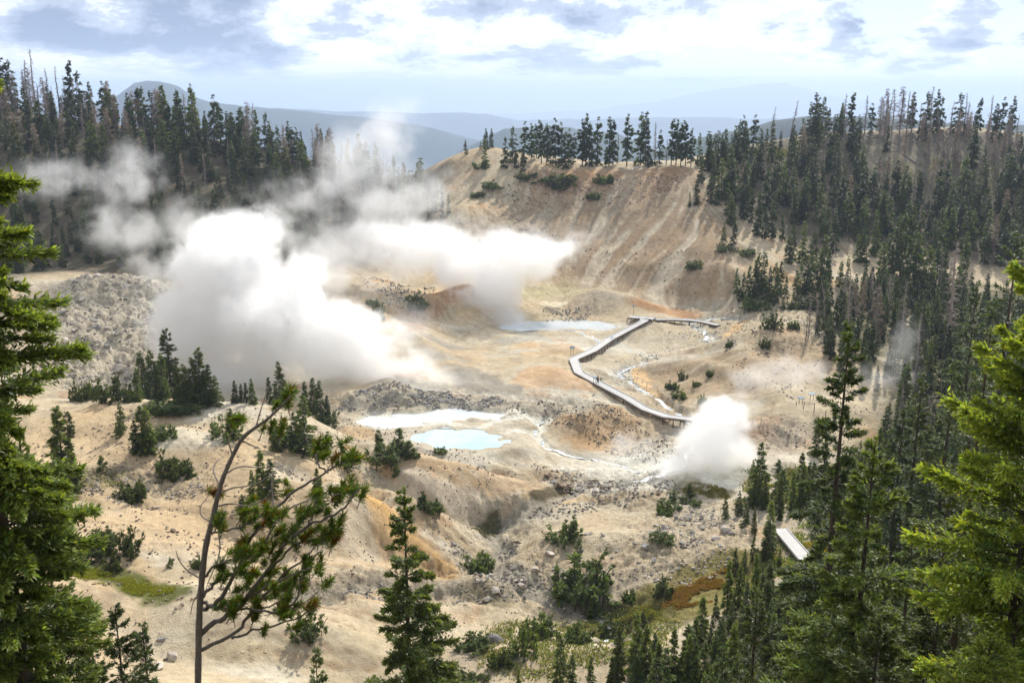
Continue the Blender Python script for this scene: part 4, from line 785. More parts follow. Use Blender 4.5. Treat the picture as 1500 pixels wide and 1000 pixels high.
# ------------------------------------------------------------------ twisted sapling pine seven metres away
def pine():
    U = lambda a, b_: (200+a*.35, 550+b_*.35)
    Y0 = 7.0; rg = np.random.default_rng(77)
    def line(zs, y0, y1, raw=False):
        q = [(p if raw else U(*p)) for p in zs]; n = len(q); return np.array([at(u, v, y0+(y1-y0)*i/(n-1)) for i, (u, v) in enumerate(q)])
    def smooth(P):
        for _ in range(2):
            Q = [P[0]]
            for a, c in zip(P[:-1], P[1:]): Q += [a*.75+c*.25, a*.25+c*.75]
            P = np.array(Q+[P[-1]])
        return P
    g = float(ground(at(290, 1000, Y0)[0], Y0)); base = np.array([at(285, 1010, Y0)[0]-.05, Y0, g-.1])
    e = bpy.data.objects.new('twisted_pine', None); COL.objects.link(e); e.location = base; tag(e, 'twisted sapling pine with bare grey limbs and needle tufts, close in front of the knoll', 'pine')
    trunk = [(255, 1420), (258, 1240), (262, 1000), (272, 860), (290, 700), (320, 600), (335, 520), (360, 430), (395, 350), (440, 260), (500, 215), (565, 170), (650, 80)]
    limbs = [([(268, 980), (330, 960), (400, 860), (470, 690), (575, 560), (680, 465), (800, 405), (880, 350)], .3, .017), ([(262, 1080), (370, 1010), (430, 970), (540, 830), (620, 700), (720, 620), (850, 580), (930, 480)], -.4, .018), ([(262, 1150), (420, 1080), (470, 1000), (590, 850), (700, 770), (775, 735)], .2, .014),
             ([(280, 950), (330, 975), (420, 970), (530, 985), (640, 990), (690, 880), (680, 800), (745, 720)], -.2, .011), ([(300, 660), (370, 655), (440, 630), (520, 600), (560, 520)], .2, .009), ([(280, 850), (330, 790), (400, 770), (470, 760)], -.3, .01), ([(270, 930), (330, 860), (400, 830), (500, 780), (560, 640), (620, 560), (720, 520)], .5, .012), ([(420, 970), (520, 890), (600, 860), (660, 830), (730, 800)], -.5, .01), ([(540, 830), (600, 770), (660, 700), (760, 690), (830, 690)], -.2, .009), ([(720, 620), (740, 560), (760, 500), (830, 470), (880, 480)], .0, .008), ([(800, 405), (760, 370), (740, 330), (790, 310)], .3, .007), ([(470, 1000), (560, 960), (620, 940)], .2, .008), ([(400, 1100), (500, 1060), (600, 1040), (740, 985)], -.3, .009)]
    bare = [[(355, 490), (400, 468), (470, 462), (520, 445), (572, 405)], [(345, 545), (390, 532), (460, 548), (530, 525), (570, 480)], [(315, 610), (268, 590), (265, 545), (300, 505)], [(375, 410), (430, 375), (530, 388), (615, 378)], [(272, 850), (210, 815), (175, 770), (165, 730)], [(345, 450), (318, 400), (330, 360), (365, 338)], [(345, 640), (352, 750), (300, 860), (290, 900)], [(400, 330), (380, 260), (408, 230)], [(440, 270), (500, 300), (520, 305)], [(575, 560), (560, 430), (590, 385)], [(500, 215), (520, 140), (560, 30)], [(290, 900), (240, 930), (225, 1000)], [(640, 990), (690, 960), (760, 905)], [(620, 700), (640, 640), (700, 590)]]
    tp = smooth(np.vstack([base[None]+[[0, 0, 0]], line(trunk, Y0, Y0-.15)])); n = len(tp); R_ = np.interp(np.linspace(0, 1, n), [0, .3, .75, 1], [.028, .025, .015, .006])*(1+.08*np.sin(np.arange(n)*2.1)); parts = [curve_tube(tp, R_, 8)]
    link('trunk', mk('trunk', parts[0][0]-base, parts[0][1], BARK_PINE), e)
    LIMB = []
    for q, dy, r0 in limbs:
        P = smooth(line(q, Y0, Y0+dy)); P[1:-1] += rg.normal(0, .006, P[1:-1].shape); LIMB.append(P); V, Q = curve_tube(P, np.linspace(r0*1.25, .005, len(P)), 6); link('limb', mk('limb', V-base, Q, BARK_PINE), e)
    for q in bare:
        P = smooth(line(q, Y0, Y0+rg.uniform(-.25, .25))); V, Q = curve_tube(P, np.linspace(.008, .002, len(P)), 5); link('bare_twig', mk('bare_twig', V-base, Q, BARK_GREY), e)
    tufts = [(655, 65, 1), (625, 105, .9), (420, 180, 1.1), (330, 490, 1), (330, 625, 1), (355, 640, .9), (500, 530, .9), (450, 580, .8), (540, 600, .9), (575, 640, 1), (600, 570, .9), (745, 510, .9), (780, 315, 1.1), (835, 345, 1), (900, 345, 1.1), (870, 300, .8), (880, 480, 1.1), (935, 490, 1.1), (860, 500, .8), (750, 580, 1), (820, 610, 1), (765, 700, 1), (835, 695, 1), (735, 655, .8), (640, 690, .9), (545, 695, 1.1), (440, 740, 1.2), (470, 790, 1.2), (510, 830, 1.1), (420, 820, 1), (360, 850, .9), (400, 930, 1.1), (410, 980, 1), (620, 930, 1.1), (600, 980, 1.1), (710, 810, 1), (640, 850, 1), (560, 820, .9), (745, 980, 1), (760, 810, .7), (540, 210, .7), (610, 200, .8), (585, 120, .7), (500, 990, 1), (470, 880, 1), (660, 650, .8), (690, 590, .7), (520, 740, .9), (530, 560, .8), (430, 900, 1), (480, 930, 1), (560, 900, 1), (530, 870, .9), (470, 700, .9), (600, 650, .9), (660, 980, 1), (340, 960, .8), (690, 870, .9), (850, 650, .8), (790, 650, .9)]
    A = []; B_ = []; W_ = []; T_ = []; extra = []
    for P in LIMB:
        for q in range(4): c = P[int(len(P)*rg.uniform(.45, 1))-1]+rg.normal(0, .05, 3); extra.append((c, rg.uniform(.6, .95)))
    for i, (a, b2, s) in enumerate(tufts+[(c, None, z_) for c, z_ in extra]):
        for sub in range(2 if b2 is not None else 1):
            c = at(*U(a+rg.normal(0, 14), b2+rg.normal(0, 14)), Y0+rg.uniform(-.35, .35)) if b2 is not None else a+rg.normal(0, .02, 3); ax = unit(np.array([.45, rg.normal(0, .5), .75])+rg.normal(0, .5, 3)); m = 150
            d = unit(rg.normal(0, .75, (m, 3))+ax); st = c+ax*rg.uniform(-.07, .04, m)[:, None]; l = .08*s*rg.uniform(.6, 1.15, m); w_ = unit(np.cross(d, rg.normal(0, 1, (m, 3))))*.0032
            rust = (rg.random(m) < (.7 if (i % 5 == 3 and sub) else .10))[:, None]; br = rg.uniform(.3, .75, m)[:, None]; col_ = np.where(rust, np.array([[1.0, .33, .05]])*br*1.3, np.array([[.75, .95, .5]])*br)
            A.append(st); B_.append(st+d*l[:, None]); W_.append(w_); T_.append(col_)
            P = smooth(np.array([c-ax*.12, c-ax*.04, c+ax*.05])); V, Q = curve_tube(P, np.linspace(.0045, .003, len(P)), 4); parts.append((V, Q))
    A, B_, W_, T_ = map(np.concatenate, (A, B_, W_, T_)); c = link('crown', quad_mesh('crown', A-base, B_-base, W_, np.clip(T_, 0, 1), LEAF_NEAR), e)
    for V, Q in parts[1:97]: link('twig', mk('twig', V-base, Q, BARK_PINE), c)
    return e
pine()
# ------------------------------------------------------------------ shrubs
def shrub_at(u, v, hpx, wpx, label, name='low_shrub', key='shrub', var=None, group='low green shrubs'):
    p = hit(u, v); H = hpx*p[1]/F; W_ = wpx*p[1]/F; e = plant(key, (p[0], p[1], p[2]-.05), 1., name=name, var=var)
    e.scale = (W_/2.1, W_/2.1, H/1.15) if key == 'shrub' else (H/3*1.1, H/3*1.1, H/3); return tag(e, label, 'shrub', group)
SH_ = [(855, 862, 66, 108, 'large sprawling dark shrub among stones right of the central gully'), (700, 836, 40, 56, 'rounded green shrub alone on the slope above the gully'), (185, 812, 46, 50, 'green shrub, right one of the pair on the left slope'), (128, 814, 50, 80, 'wide shrub, left one of the pair on the left slope'), (170, 834, 30, 34, 'small round shrub below the pair on the left slope'), (252, 698, 48, 58, 'round shrub on the stony patch of the left knoll'), (193, 732, 40, 48, 'green shrub below the stony patch of the left knoll'), (570, 672, 30, 70, 'clump of low shrubs at the knoll edge before the pools'), (646, 662, 12, 22, 'small shrub on the rim of the turquoise pool'), (605, 668, 14, 24, 'small shrub left of the turquoise pool rim'), (628, 748, 24, 40, 'dark shrub in the dip of the ochre slope'), (288, 830, 24, 22, 'small shrub left of the pine trunk'), (825, 792, 26, 60, 'low shrub pair in the mid valley'), (980, 752, 26, 40, 'shrub on the right bank above the stones'), (1000, 738, 22, 60, 'spreading shrub below the steam vent bank'), (968, 790, 18, 40, 'shrub beside the angular boulders'), (240, 600, 22, 60, 'shrub skirt at the foot of the crest trees'), (165, 588, 40, 50, 'yellow green bush on the left crest by the rubble'), (140, 584, 34, 40, 'bush at the left end of the crest'), (118, 586, 42, 30, 'upright bush close to the left edge branches'), (190, 588, 30, 30, 'small bush left of the crest trees'), (240, 640, 24, 44, 'low spreading bush mid knoll'), (330, 640, 34, 50, 'yellowish bush right of the mound'), (420, 650, 36, 60, 'dark bush under the crest pair'), (480, 620, 26, 40, 'bush at the right end of the crest'), (270, 600, 16, 70, 'dark mat of shrub below the crest trees'),
       (1018, 392, 15, 28, 'dark shrub on the brown scarp'), (1130, 482, 26, 32, 'rounded shrub above the trail'), (1163, 482, 20, 18, 'shrub right of the rounded one above the trail'), (1122, 508, 20, 18, 'small shrub on the right bank'), (1069, 508, 14, 12, 'small shrub right of the footbridge'), (1040, 550, 14, 14, 'small shrub on the inner bank by the trail bend'), (1000, 556, 14, 16, 'bush at the trail bend'), (985, 570, 16, 20, 'bush left in the bank group'), (998, 582, 16, 30, 'lower bush of the bank group'), (1020, 565, 10, 16, 'tiny bush of the bank group'), (1028, 590, 20, 14, 'bush at the edge of the white steam'), (555, 456, 16, 18, 'bush below the dark rocks'), (545, 445, 10, 20, 'bush left below the dark rocks'), (556, 468, 14, 18, 'bush on the sandy fan'), (610, 450, 26, 36, 'dark bush on the rocky rib'), (1110, 450, 22, 50, 'bush at the lower fringe of the firs'), (1180, 452, 20, 40, 'bush right on the lower fringe of the firs'), (1160, 452, 14, 30, 'little bush on the lower fringe of the firs'), (770, 262, 14, 30, 'bush under the hilltop trees'), (820, 268, 18, 60, 'wide bush clump under the hilltop trees'), (885, 268, 18, 30, 'bush hanging over the scarp edge'), (820, 276, 10, 30, 'low bush on the upper scarp'), (870, 290, 12, 22, 'bush in the scarp groove'), (705, 247, 12, 26, 'bush at the foot of the lone hilltop tree'), (718, 275, 12, 30, 'bush on the left shoulder of the bare hill'), (700, 288, 10, 24, 'low bush on the left shoulder of the bare hill'), (1062, 368, 12, 30, 'bush on the sandy flank'), (1090, 372, 12, 30, 'bush right on the sandy flank'), (968, 870, 34, 44, 'leafy bush left of the red heath'), (790, 930, 44, 60, 'leafy bush at the wet patch'), (840, 940, 40, 60, 'broad bush right at the wet patch'), (765, 960, 50, 50, 'tall bush near the bottom edge'), (735, 975, 40, 40, 'round bush left near the bottom edge'), (690, 995, 24, 60, 'low bush at the bottom edge beside the lone conifer'), (900, 930, 34, 60, 'bush in the marshy ground'), (925, 880, 26, 30, 'small bush by the marsh pool'), (450, 930, 40, 60, 'dark green bush behind the pine tufts'), (690, 950, 30, 60, 'grey green bush right of the lone conifer'), (1000, 1000, 30, 50, 'bush at the bottom right of the pale dome'), (875, 590, 1.5, 3, 'tiny plant')][:-1]
for i, t in enumerate(SH_): shrub_at(*t, var=i % 5)
r = np.random.default_rng(55)
YG = [('215 655', 20, 26), ('100 640', 40, 30), ('150 690', 26, 26), ('60 760', 30, 30), ('95 790', 34, 34), ('480 655', 26, 24), ('510 690', 26, 20), ('580 698', 20, 16), ('355 745', 24, 20), ('840 790', 40, 20), ('880 560', 8, 8), ('175 640', 26, 20), ('555 662', 36, 20), ('585 664', 40, 22), ('600 672', 30, 20), ('620 745', 30, 16), ('640 750', 24, 16), ('250 830', 18, 16), ('160 800', 36, 24), ('1010 730', 26, 20), ('870 905', 40, 20), ('1250 700', 40, 20), ('1230 740', 40, 20), ('1145 720', 36, 20), ('1165 735', 44, 20), ('1140 690', 20, 16), ('1185 700', 26, 16)]
for i, (s, h, w_) in enumerate(YG):
    u, v = map(float, s.split()); e = shrub_at(u, v, h, w_, f'shrubby young hemlock, {ordn(i)} listed', name='young_hemlock', key='young', group='young hemlocks')
    e['px'] = u
ys = sorted([o for o in COL.objects if o.name.startswith('young_hemlock')], key=lambda o: o['px'])
for i, o in enumerate(ys): o['label'] = f'shrubby young hemlock on open ground, {ordn(i)} one from the left'; del o['px']
# ------------------------------------------------------------------ boulders and loose stones
def rock(rng, sub=2, cuts=9):
    import bmesh
    bm = bmesh.new(); bmesh.ops.create_icosphere(bm, subdivisions=sub, radius=1.)
    V = np.array([v.co[:] for v in bm.verts]); Q = np.array([[v.index for v in f.verts] for f in bm.faces]); bm.free()
    N = unit(rng.normal(0, 1, (cuts, 3))); d = rng.uniform(.45, .85, cuts)
    for n_, dd in zip(N, d): k = V@n_-dd; V = V-np.maximum(k, 0)[:, None]*n_
    V = V*(1+rng.normal(0, .03, (len(V), 1)))*np.array([1.15, .9, .75]); return V, Q
def mat_rock(name, rgb):
    m = mat_plain(name, rgb, sc=1.5, nz=.5, bump=.6, rnd=.5, coord='Generated'); return m
RM = [mat_rock('pale_rock', (.42, .37, .31)), mat_rock('grey_rock', (.25, .235, .215)), mat_rock('brown_rock', (.20, .145, .10))]
RK = []
for i in range(9):
    V, Q = rock(np.random.default_rng(400+i), 3 if i < 3 else 2, 12); me = bpy.data.meshes.new('boulder'); fill_mesh(me, V, Q, 3, False); me.materials.append(RM[i % 3]); RK.append(me)
tone = ['pale', 'grey', 'brown']; bcount = defaultdict(list)
def boulder(u, v, spx, zone, k=None):
    p = hit(u, v); s = spx*p[1]/F*.5; k = r.integers(0, 3) if k is None else k; o = link('boulder', RK[int(k)+3*int(r.integers(0, 3))], None, (p[0], p[1], p[2]+s*.22)); o.scale = (s*r.uniform(.8, 1.25), s*r.uniform(.7, 1.1), s*r.uniform(.6, .95)); o.rotation_euler = (r.normal(0, .3), r.normal(0, .3), r.random()*6.28)
    bcount[zone].append((u, v, o, tone[int(k)], spx))
for u, v, s, k in ((1394/3+500, 170/3+666, 14, 2), (772/3+500, 388/3+666, 14, 2), (1335/3+500, 405/3+666, 18, 1), (916/3+500, 440/3+666, 20, 0), (680/3+500, 605/3+666, 26, 0), (640/3+500, 640/3+666, 16, 0), (675/3+500, 820/3+666, 28, 1), (905/3+500, 90/3+666, 20, 2), (960/3+500, 140/3+666, 20, 2), (850/3+500, 510/3+666, 22, 0), (790/3+500, 580/3+666, 18, 0), (710/3, 815/3+666, 16, 1), (640/3, 920/3+666, 30, 0), (760/3, 895/3+666, 26, 0), (690/3, 940/3+666, 30, 0), (760/3, 338/3+666, 13, 2), (530, 780, 0, 0)):
    if s: boulder(u, v, s, 'valley', k)
for u, v, s, k in ((1048, 790, 20, 0), (1062, 778, 26, 0), (1015, 782, 18, 1), (1030, 775, 16, 0), (1010, 760, 12, 1), (1158, 782, 14, 0), (1141, 783, 8, 0), (965, 720, 8, 1)): boulder(u, v, s, 'right bank', k)
for u, v, s, k in ((170, 542, 22, 0), (185, 552, 18, 0), (97, 443, 16, 1), (120, 440, 14, 0), (92, 458, 15, 1), (60, 492, 16, 0), (97, 500, 16, 0), (140, 480, 16, 1), (190, 415, 10, 2), (110, 415, 12, 1), (205, 430, 10, 1), (155, 425, 12, 0), (190, 490, 10, 0)): boulder(u, v, s, 'rubble hill', k)
def rzone(s, n, lo, hi, zone, ks):
    P = px(s)[:, :2]; lo_, hi_ = P.min(0), P.max(0); c = 0
    while c < n:
        x, y = r.uniform(lo_, hi_)
        if poly(np.array([x]), np.array([y]), P, .01)[0] > .5: u, v = project((x, y, float(ground(x, y)))); boulder(u, v, lo+(hi-lo)*r.random()**2.5, zone, ks[r.integers(len(ks))]); c += 1
rzone('60 470;95 415;150 404;230 408;235 440;200 560;110 570;60 520', 55, 5, 13, 'rubble hill', [0, 0, 1])
rzone('490 598;530 575;600 570;690 578;740 592;650 592;560 598', 36, 4, 9, 'grey band', [1, 1, 2])
rzone('800 600;880 590;1000 640;960 660;860 625', 36, 4, 10, 'creek flats', [2, 2, 1])
rzone('790 690;870 705;930 716;900 735;830 735', 44, 5, 15, 'lower creek', [2, 1, 0])
rzone('640 790;700 850;800 880;860 880;930 800;860 790;820 850;740 840', 44, 5, 12, 'valley', [0, 0, 1])
rzone('970 760;1010 740;1070 760;1075 800;1020 850;930 850;900 800', 40, 5, 14, 'right bank', [0, 1, 1])
rzone('380 905;480 870;560 860;640 870;560 885;440 895', 26, 4, 9, 'gully', [0, 1])
rzone('200 700;260 690;300 720;270 735;215 730', 22, 4, 10, 'knoll', [0, 1])
rzone('120 700;160 690;160 712;125 715', 8, 4, 10, 'knoll', [0, 1])
rzone('540 400;620 430;600 460;570 440', 18, 3, 8, 'rock rib', [1, 1, 2])
rzone('800 455;860 460;850 475;810 470', 18, 3, 6, 'pool mound', [1, 0])
BZ = {'valley': 'stones of the middle valley', 'right bank': 'stony right bank', 'rubble hill': 'pale rubble hill', 'grey band': 'grey band above the mud', 'creek flats': 'flats below the boardwalk', 'lower creek': 'bouldery lower creek', 'gully': 'stony gully, lower left', 'knoll': 'left knoll', 'rock rib': 'dark rocky rib', 'pool mound': 'mound above the far pool'}
for z_, L_ in bcount.items():
    L_.sort(key=lambda t: t[0]); n = len(L_); mv = np.median([t[1] for t in L_]) if n > 24 else None; ct = [0, 0]
    for u, v, o, tn, s in L_:
        k = 0 if mv is None or v < mv else 1; ct[k] += 1; hf = '' if mv is None else (' far half' if k == 0 else ' near half')
        tag(o, f'{tn} boulder, {ordn(ct[k]-1)} from left,{hf} of the {BZ[z_]}'.replace(', of', ' of').replace(', far', ' far').replace(', near', ' near'), 'boulder', f'boulders on the {BZ[z_]}')
# loose stones nobody could count
def stones():
    V0, Q0 = rock(np.random.default_rng(3), 1, 6); P = []; cols = []
    zones = [('60 470;95 415;150 404;260 408;280 440;240 500;205 560;100 575;40 530', 2600, .12, .55, (.40, .36, .31)), ('490 600;530 572;600 566;690 574;745 590;700 598;600 592', 1500, .1, .4, (.30, .28, .26)), ('1010 470;960 505;900 530;890 550;940 580;1000 615;1010 600;960 560;930 548;1000 520;1060 485', 1100, .08, .3, (.45, .44, .42)), ('760 590;880 590;1010 650;960 680;840 640;740 600', 1100, .08, .35, (.22, .17, .13)), ('780 685;870 700;1000 680;1000 720;860 760;740 790;690 870;860 920;900 900;760 850;760 780;830 740', 2200, .06, .4, (.30, .26, .21)), ('640 790;700 860;860 890;940 800;1000 740;1080 750;1070 830;1010 860;880 850', 1900, .05, .32, (.40, .35, .29)), ('370 910;480 865;660 862;720 890;560 890;440 900', 1200, .05, .25, (.33, .30, .26)), ('100 700;280 680;310 730;200 745;110 720', 700, .05, .3, (.36, .31, .26)), ('520 400;640 420;610 470;570 450', 600, .12, .5, (.22, .2, .18)), ('700 270;1000 255;980 290;760 310', 900, .1, .5, (.24, .16, .11)), ('740 330;850 350;800 395;700 380', 900, .12, .5, (.28, .26, .24)),
             ('1040 440;1150 420;1260 500;1160 590;1050 560', 1300, .08, .4, (.26, .21, .17)), ('20 640;540 600;760 700;700 760;560 850;60 1000', 5200, .05, .26, (.28, .22, .17)), ('880 330;1060 380;1040 440;840 400', 300, .1, .4, (.24, .17, .12)), ('795 450;870 455;850 476;800 472', 500, .1, .35, (.3, .28, .25)), ('1090 620;1300 590;1280 640;1120 680', 500, .05, .3, (.36, .3, .25)), ('560 900;800 900;1000 980;560 1000', 900, .03, .18, (.34, .3, .26)), ('1280 240;1500 260;1500 300;1300 280', 400, .15, .5, (.3, .27, .24))]
    rg = np.random.default_rng(9); VV = []; QQ = []; CCs = []; off = 0
    for s, n, lo, hi, c in zones:
        Pz = px(s)[:, :2]; l, h_ = Pz.min(0), Pz.max(0); n = int(n*1.5); q = rg.uniform(l, h_, (n*3, 2)); q = q[poly(q[:, 0], q[:, 1], Pz, .01) > .5][:n]; cl = fbm(q[:, 0], q[:, 1], 6, 3, off=3); q = q[cl > -.15]; m = len(q)
        s_ = (lo+(hi-lo)*rg.random(m)**2.6)*.95; a = rg.random(m)*6.28; sc = s_[:, None]*rg.uniform(.6, 1.2, (m, 3)); Vr = V0[None]*sc[:, None]; ca_, sa = np.cos(a)[:, None], np.sin(a)[:, None]
        Vr = np.stack([Vr[..., 0]*ca_-Vr[..., 1]*sa, Vr[..., 0]*sa+Vr[..., 1]*ca_, Vr[..., 2]], -1); Vr += np.stack([q[:, 0], q[:, 1], ground(q[:, 0], q[:, 1])+s_*.2], -1)[:, None]
        VV.append(Vr.reshape(-1, 3)); QQ.append((Q0[None]+(np.arange(m)*len(V0))[:, None, None]).reshape(-1, 3)+off); off += m*len(V0); cc = np.array(c)*.8*rg.uniform(.45, 1.6, (m, 1)); CCs.append(np.repeat(cc, len(V0), 0))
    V = np.concatenate(VV); me = bpy.data.meshes.new('loose_stones'); fill_mesh(me, V, np.concatenate(QQ), 3); c = np.ones((len(V), 4), np.float32); c[:, :3] = np.concatenate(CCs); ca2 = me.color_attributes.new('tint', 'FLOAT_COLOR', 'POINT'); ca2.data.foreach_set('color', c.ravel())
    m, nt_ = newmat('stone'); b = NB(nt_); out = b.n('ShaderNodeOutputMaterial'); bs = b.n('ShaderNodeBsdfPrincipled', i_Roughness=.9); at_ = b.n('ShaderNodeAttribute', attribute_name='tint'); b.l(at_.outputs['Color'], bs.inputs['Base Color']); b.l(bs.outputs[0], out.inputs['Surface']); me.materials.append(m)
    tag(link('loose_stones', me), 'loose stones and rubble strewn over the basin floor and slopes', 'stones', kind='stuff')
stones()
def heath():
    rg = np.random.default_rng(19); A = []; T = []
    for s, n, c, hh in [('960 885;1000 868;1040 848;1090 820;1070 855;1010 890', 16000, (.55, .42, .12), .28), ('1000 870;1060 835;1040 860', 4000, (.56, .42, .11), .28), ('880 920;930 900;965 880;960 905', 5000, (.45, .5, .14), .28), ('105 846;150 846;200 866;255 884;200 878;150 862', 9000, (.5, .62, .08), .2), ('98 838;125 842;118 858', 2500, (.55, .62, .1), .22), ('1005 712;1060 718;1070 726;1000 722', 4000, (.5, .5, .15), .25), ('1100 690;1180 690;1250 680;1200 720;1120 740;1080 745', 9000, (.42, .5, .15), .4), ('1100 830;1300 700;1400 700;1400 900;1150 1000;1040 990', 22000, (.4, .55, .14), .45), ('690 768;740 760;730 770', 1200, (.2, .24, .1), .2), ('1075 225;1165 218;1165 226;1080 234', 2500, (.6, .65, .3), .6), ('1240 740;1300 690;1270 660;1210 700', 5000, (.5, .5, .16), .4), ('60 700;180 690;190 712;90 716', 2500, (.45, .5, .2), .22), ('1185 800;1200 790;1205 815;1190 820', 900, (1., .8, .05), .4), ('1290 235;1500 240;1500 290;1300 270', 3000, (.5, .55, .25), .6), ('720 930;900 890;1000 900;960 960;800 1000;700 990', 9000, (.45, .55, .18), .35)]:
        Pz = px(s)[:, :2]; l, h_ = Pz.min(0), Pz.max(0); n = int(n*1.8); hh *= 1.05; q = rg.uniform(l, h_, (n*3, 2)); q = q[poly(q[:, 0], q[:, 1], Pz, 1.5) > rg.random(len(q))][:n]; cl = fbm(q[:, 0], q[:, 1], 3, 3, off=7); q = q[cl > -.2]; m = len(q)
        A.append(np.concatenate([q, ground(q[:, 0], q[:, 1])[:, None]-.02, np.full((m, 1), hh)], 1)); T.append(np.array(c)*rg.uniform(.4, 1.1, (m, 1))*(1+rg.normal(0, .12, (m, 3))))
    A = np.concatenate(A); T = np.concatenate(T); n = len(A); d = unit(rg.normal(0, .5, (n, 3))+[0, 0, 1]); B_ = A[:, :3]+d*(A[:, 3]*rg.uniform(.4, 1, n))[:, None]; W_ = unit(np.cross(d, rg.normal(0, 1, (n, 3))))*(A[:, 3]*.22)[:, None]
    m = mat_leaf('heath_leaves', (.5, .5, .5), .35); tag(link('heath', quad_mesh('heath', A[:, :3], B_, W_, np.clip(T, 0, 1), m)), 'red and green heath and sedge mats between the stones', 'heath', kind='stuff')
heath()
# ------------------------------------------------------------------ water
def sheet(name, P, z, rgb, rough, label):
    n = len(P); V = np.array([[p[0], p[1], z] for p in P]); c = V.mean(0); ring = []
    for i in range(n):
        a, b_ = V[i], V[(i+1) % n]
        for t in (0, .25, .5, .75): q = a*(1-t)+b_*t; q = q+np.array([perlin(np.array(q[0]*.5), np.array(q[1]*.5))*.5, 0, 0]); ring.append(q)
    me = bpy.data.meshes.new(name); me.from_pydata([tuple(v) for v in ring], [], [list(range(len(ring)))]); me.update()
    m, nt_ = newmat(name+'_water'); b = NB(nt_); out = b.n('ShaderNodeOutputMaterial'); bs = b.n('ShaderNodeBsdfPrincipled'); bs.inputs['Roughness'].default_value = rough
    g = b.n('ShaderNodeNewGeometry'); n1 = b.noise(g.outputs['Position'], .12, 4, .6, 1.2); rp = b.n('ShaderNodeMix', data_type='RGBA'); rp.inputs[6].default_value = (*rgb[0], 1); rp.inputs[7].default_value = (*rgb[1], 1)
    mr = b.n('ShaderNodeMapRange'); mr.inputs['From Min'].default_value = .38; mr.inputs['From Max'].default_value = .62; b.l(n1.outputs[0], mr.inputs['Value']); b.l(mr.outputs[0], rp.inputs[0]); b.l(rp.outputs[2], bs.inputs['Base Color'])
    n2 = b.noise(g.outputs['Position'], 3, 3); bp = b.n('ShaderNodeBump', i_Strength=.15, i_Distance=.05); b.l(n2.outputs[0], bp.inputs['Height']); b.l(bp.outputs[0], bs.inputs['Normal']); b.l(bs.outputs[0], out.inputs['Surface']); me.materials.append(m)
    o = link(name, me); o['kind'] = 'structure'; o['label'] = label; return o
def grown(P, d): P = P[:, :2]; c = P.mean(0); v = P-c; return c+v*(1+d/np.linalg.norm(v, axis=1, keepdims=True))
sheet('pool_water', grown(Z['poolA'], 1.5), -.1, ((.42, .54, .57), (.52, .62, .63)), .12, 'milky turquoise pool')
sheet('pool_water', grown(Z['poolB'], 2.4), .02, ((.46, .53, .56), (.62, .63, .62)), .2, 'far pale pool beside the vent')
sheet('mud_water', grown(Z['mudA'], .8), .0, ((.64, .63, .60), (.52, .55, .55)), .25, 'white mud flat')
def ribbon(name, P, w_, dz, rgb, label):
    Q = [P[0]]
    for a, c in zip(P[:-1], P[1:]):
        n = max(1, int(np.hypot(*(c-a)[:2])/.8))
        for i in range(1, n+1): Q.append(a+(c-a)*i/n)
    Q = np.array(Q); Q[:, 0] += perlin(Q[:, 0]*.35, Q[:, 1]*.35)*1.1; Q[:, 1] += perlin(Q[:, 0]*.3+9, Q[:, 1]*.3)*.9
    T = unit(np.gradient(Q[:, :2], axis=0)); N = np.stack([-T[:, 1], T[:, 0]], 1); ww = w_*(.65+.6*np.abs(perlin(Q[:, 0]*.6+3, Q[:, 1]*.6)))[:, None]
    z = ground(Q[:, 0], Q[:, 1]); z = np.convolve(np.pad(z, 3, mode='edge'), np.ones(7)/7, 'valid')+dz
    V = np.concatenate([np.concatenate([Q[:, :2]+N*ww, z[:, None]], 1), np.concatenate([Q[:, :2]-N*ww, z[:, None]], 1)]); k = np.arange(len(Q)-1); n = len(Q); me = mk(name, V, np.stack([k, k+1, k+1+n, k+n], 1), rgb, True); o = link(name, me); o['kind'] = 'structure'; o['label'] = label
def mat_creek():
    m, nt_ = newmat('creek_water'); b = NB(nt_); out = b.n('ShaderNodeOutputMaterial'); bs = b.n('ShaderNodeBsdfPrincipled'); bs.inputs['Roughness'].default_value = .18
    g = b.n('ShaderNodeNewGeometry'); n1 = b.noise(g.outputs['Position'], 1.6, 5, .7, 1.); cr = b.n('ShaderNodeValToRGB'); e = cr.color_ramp.elements; e[0].position = .42; e[0].color = (.20, .22, .23, 1); e[1].position = .56; e[1].color = (.78, .80, .80, 1); b.l(n1.outputs[0], cr.inputs[0]); b.l(cr.outputs[0], bs.inputs['Base Color'])
    bp = b.n('ShaderNodeBump', i_Strength=.5, i_Distance=.15); b.l(n1.outputs[0], bp.inputs['Height']); b.l(bp.outputs[0], bs.inputs['Normal']); b.l(bs.outputs[0], out.inputs['Surface']); return m
MC = mat_creek(); ribbon('stream', L['creek'][:16], .6, .08, MC, 'rocky creek beside the boardwalk'); ribbon('stream', L['creek'][-4:], .5, .06, MC, 'shallow creek leaving the basin by the marsh'); ribbon('stream', L['rillC'], .35, .06, MC, 'thin rill below the pools'); ribbon('stream', L['rillD'], .4, .06, MC, 'thin rill from the far pool')
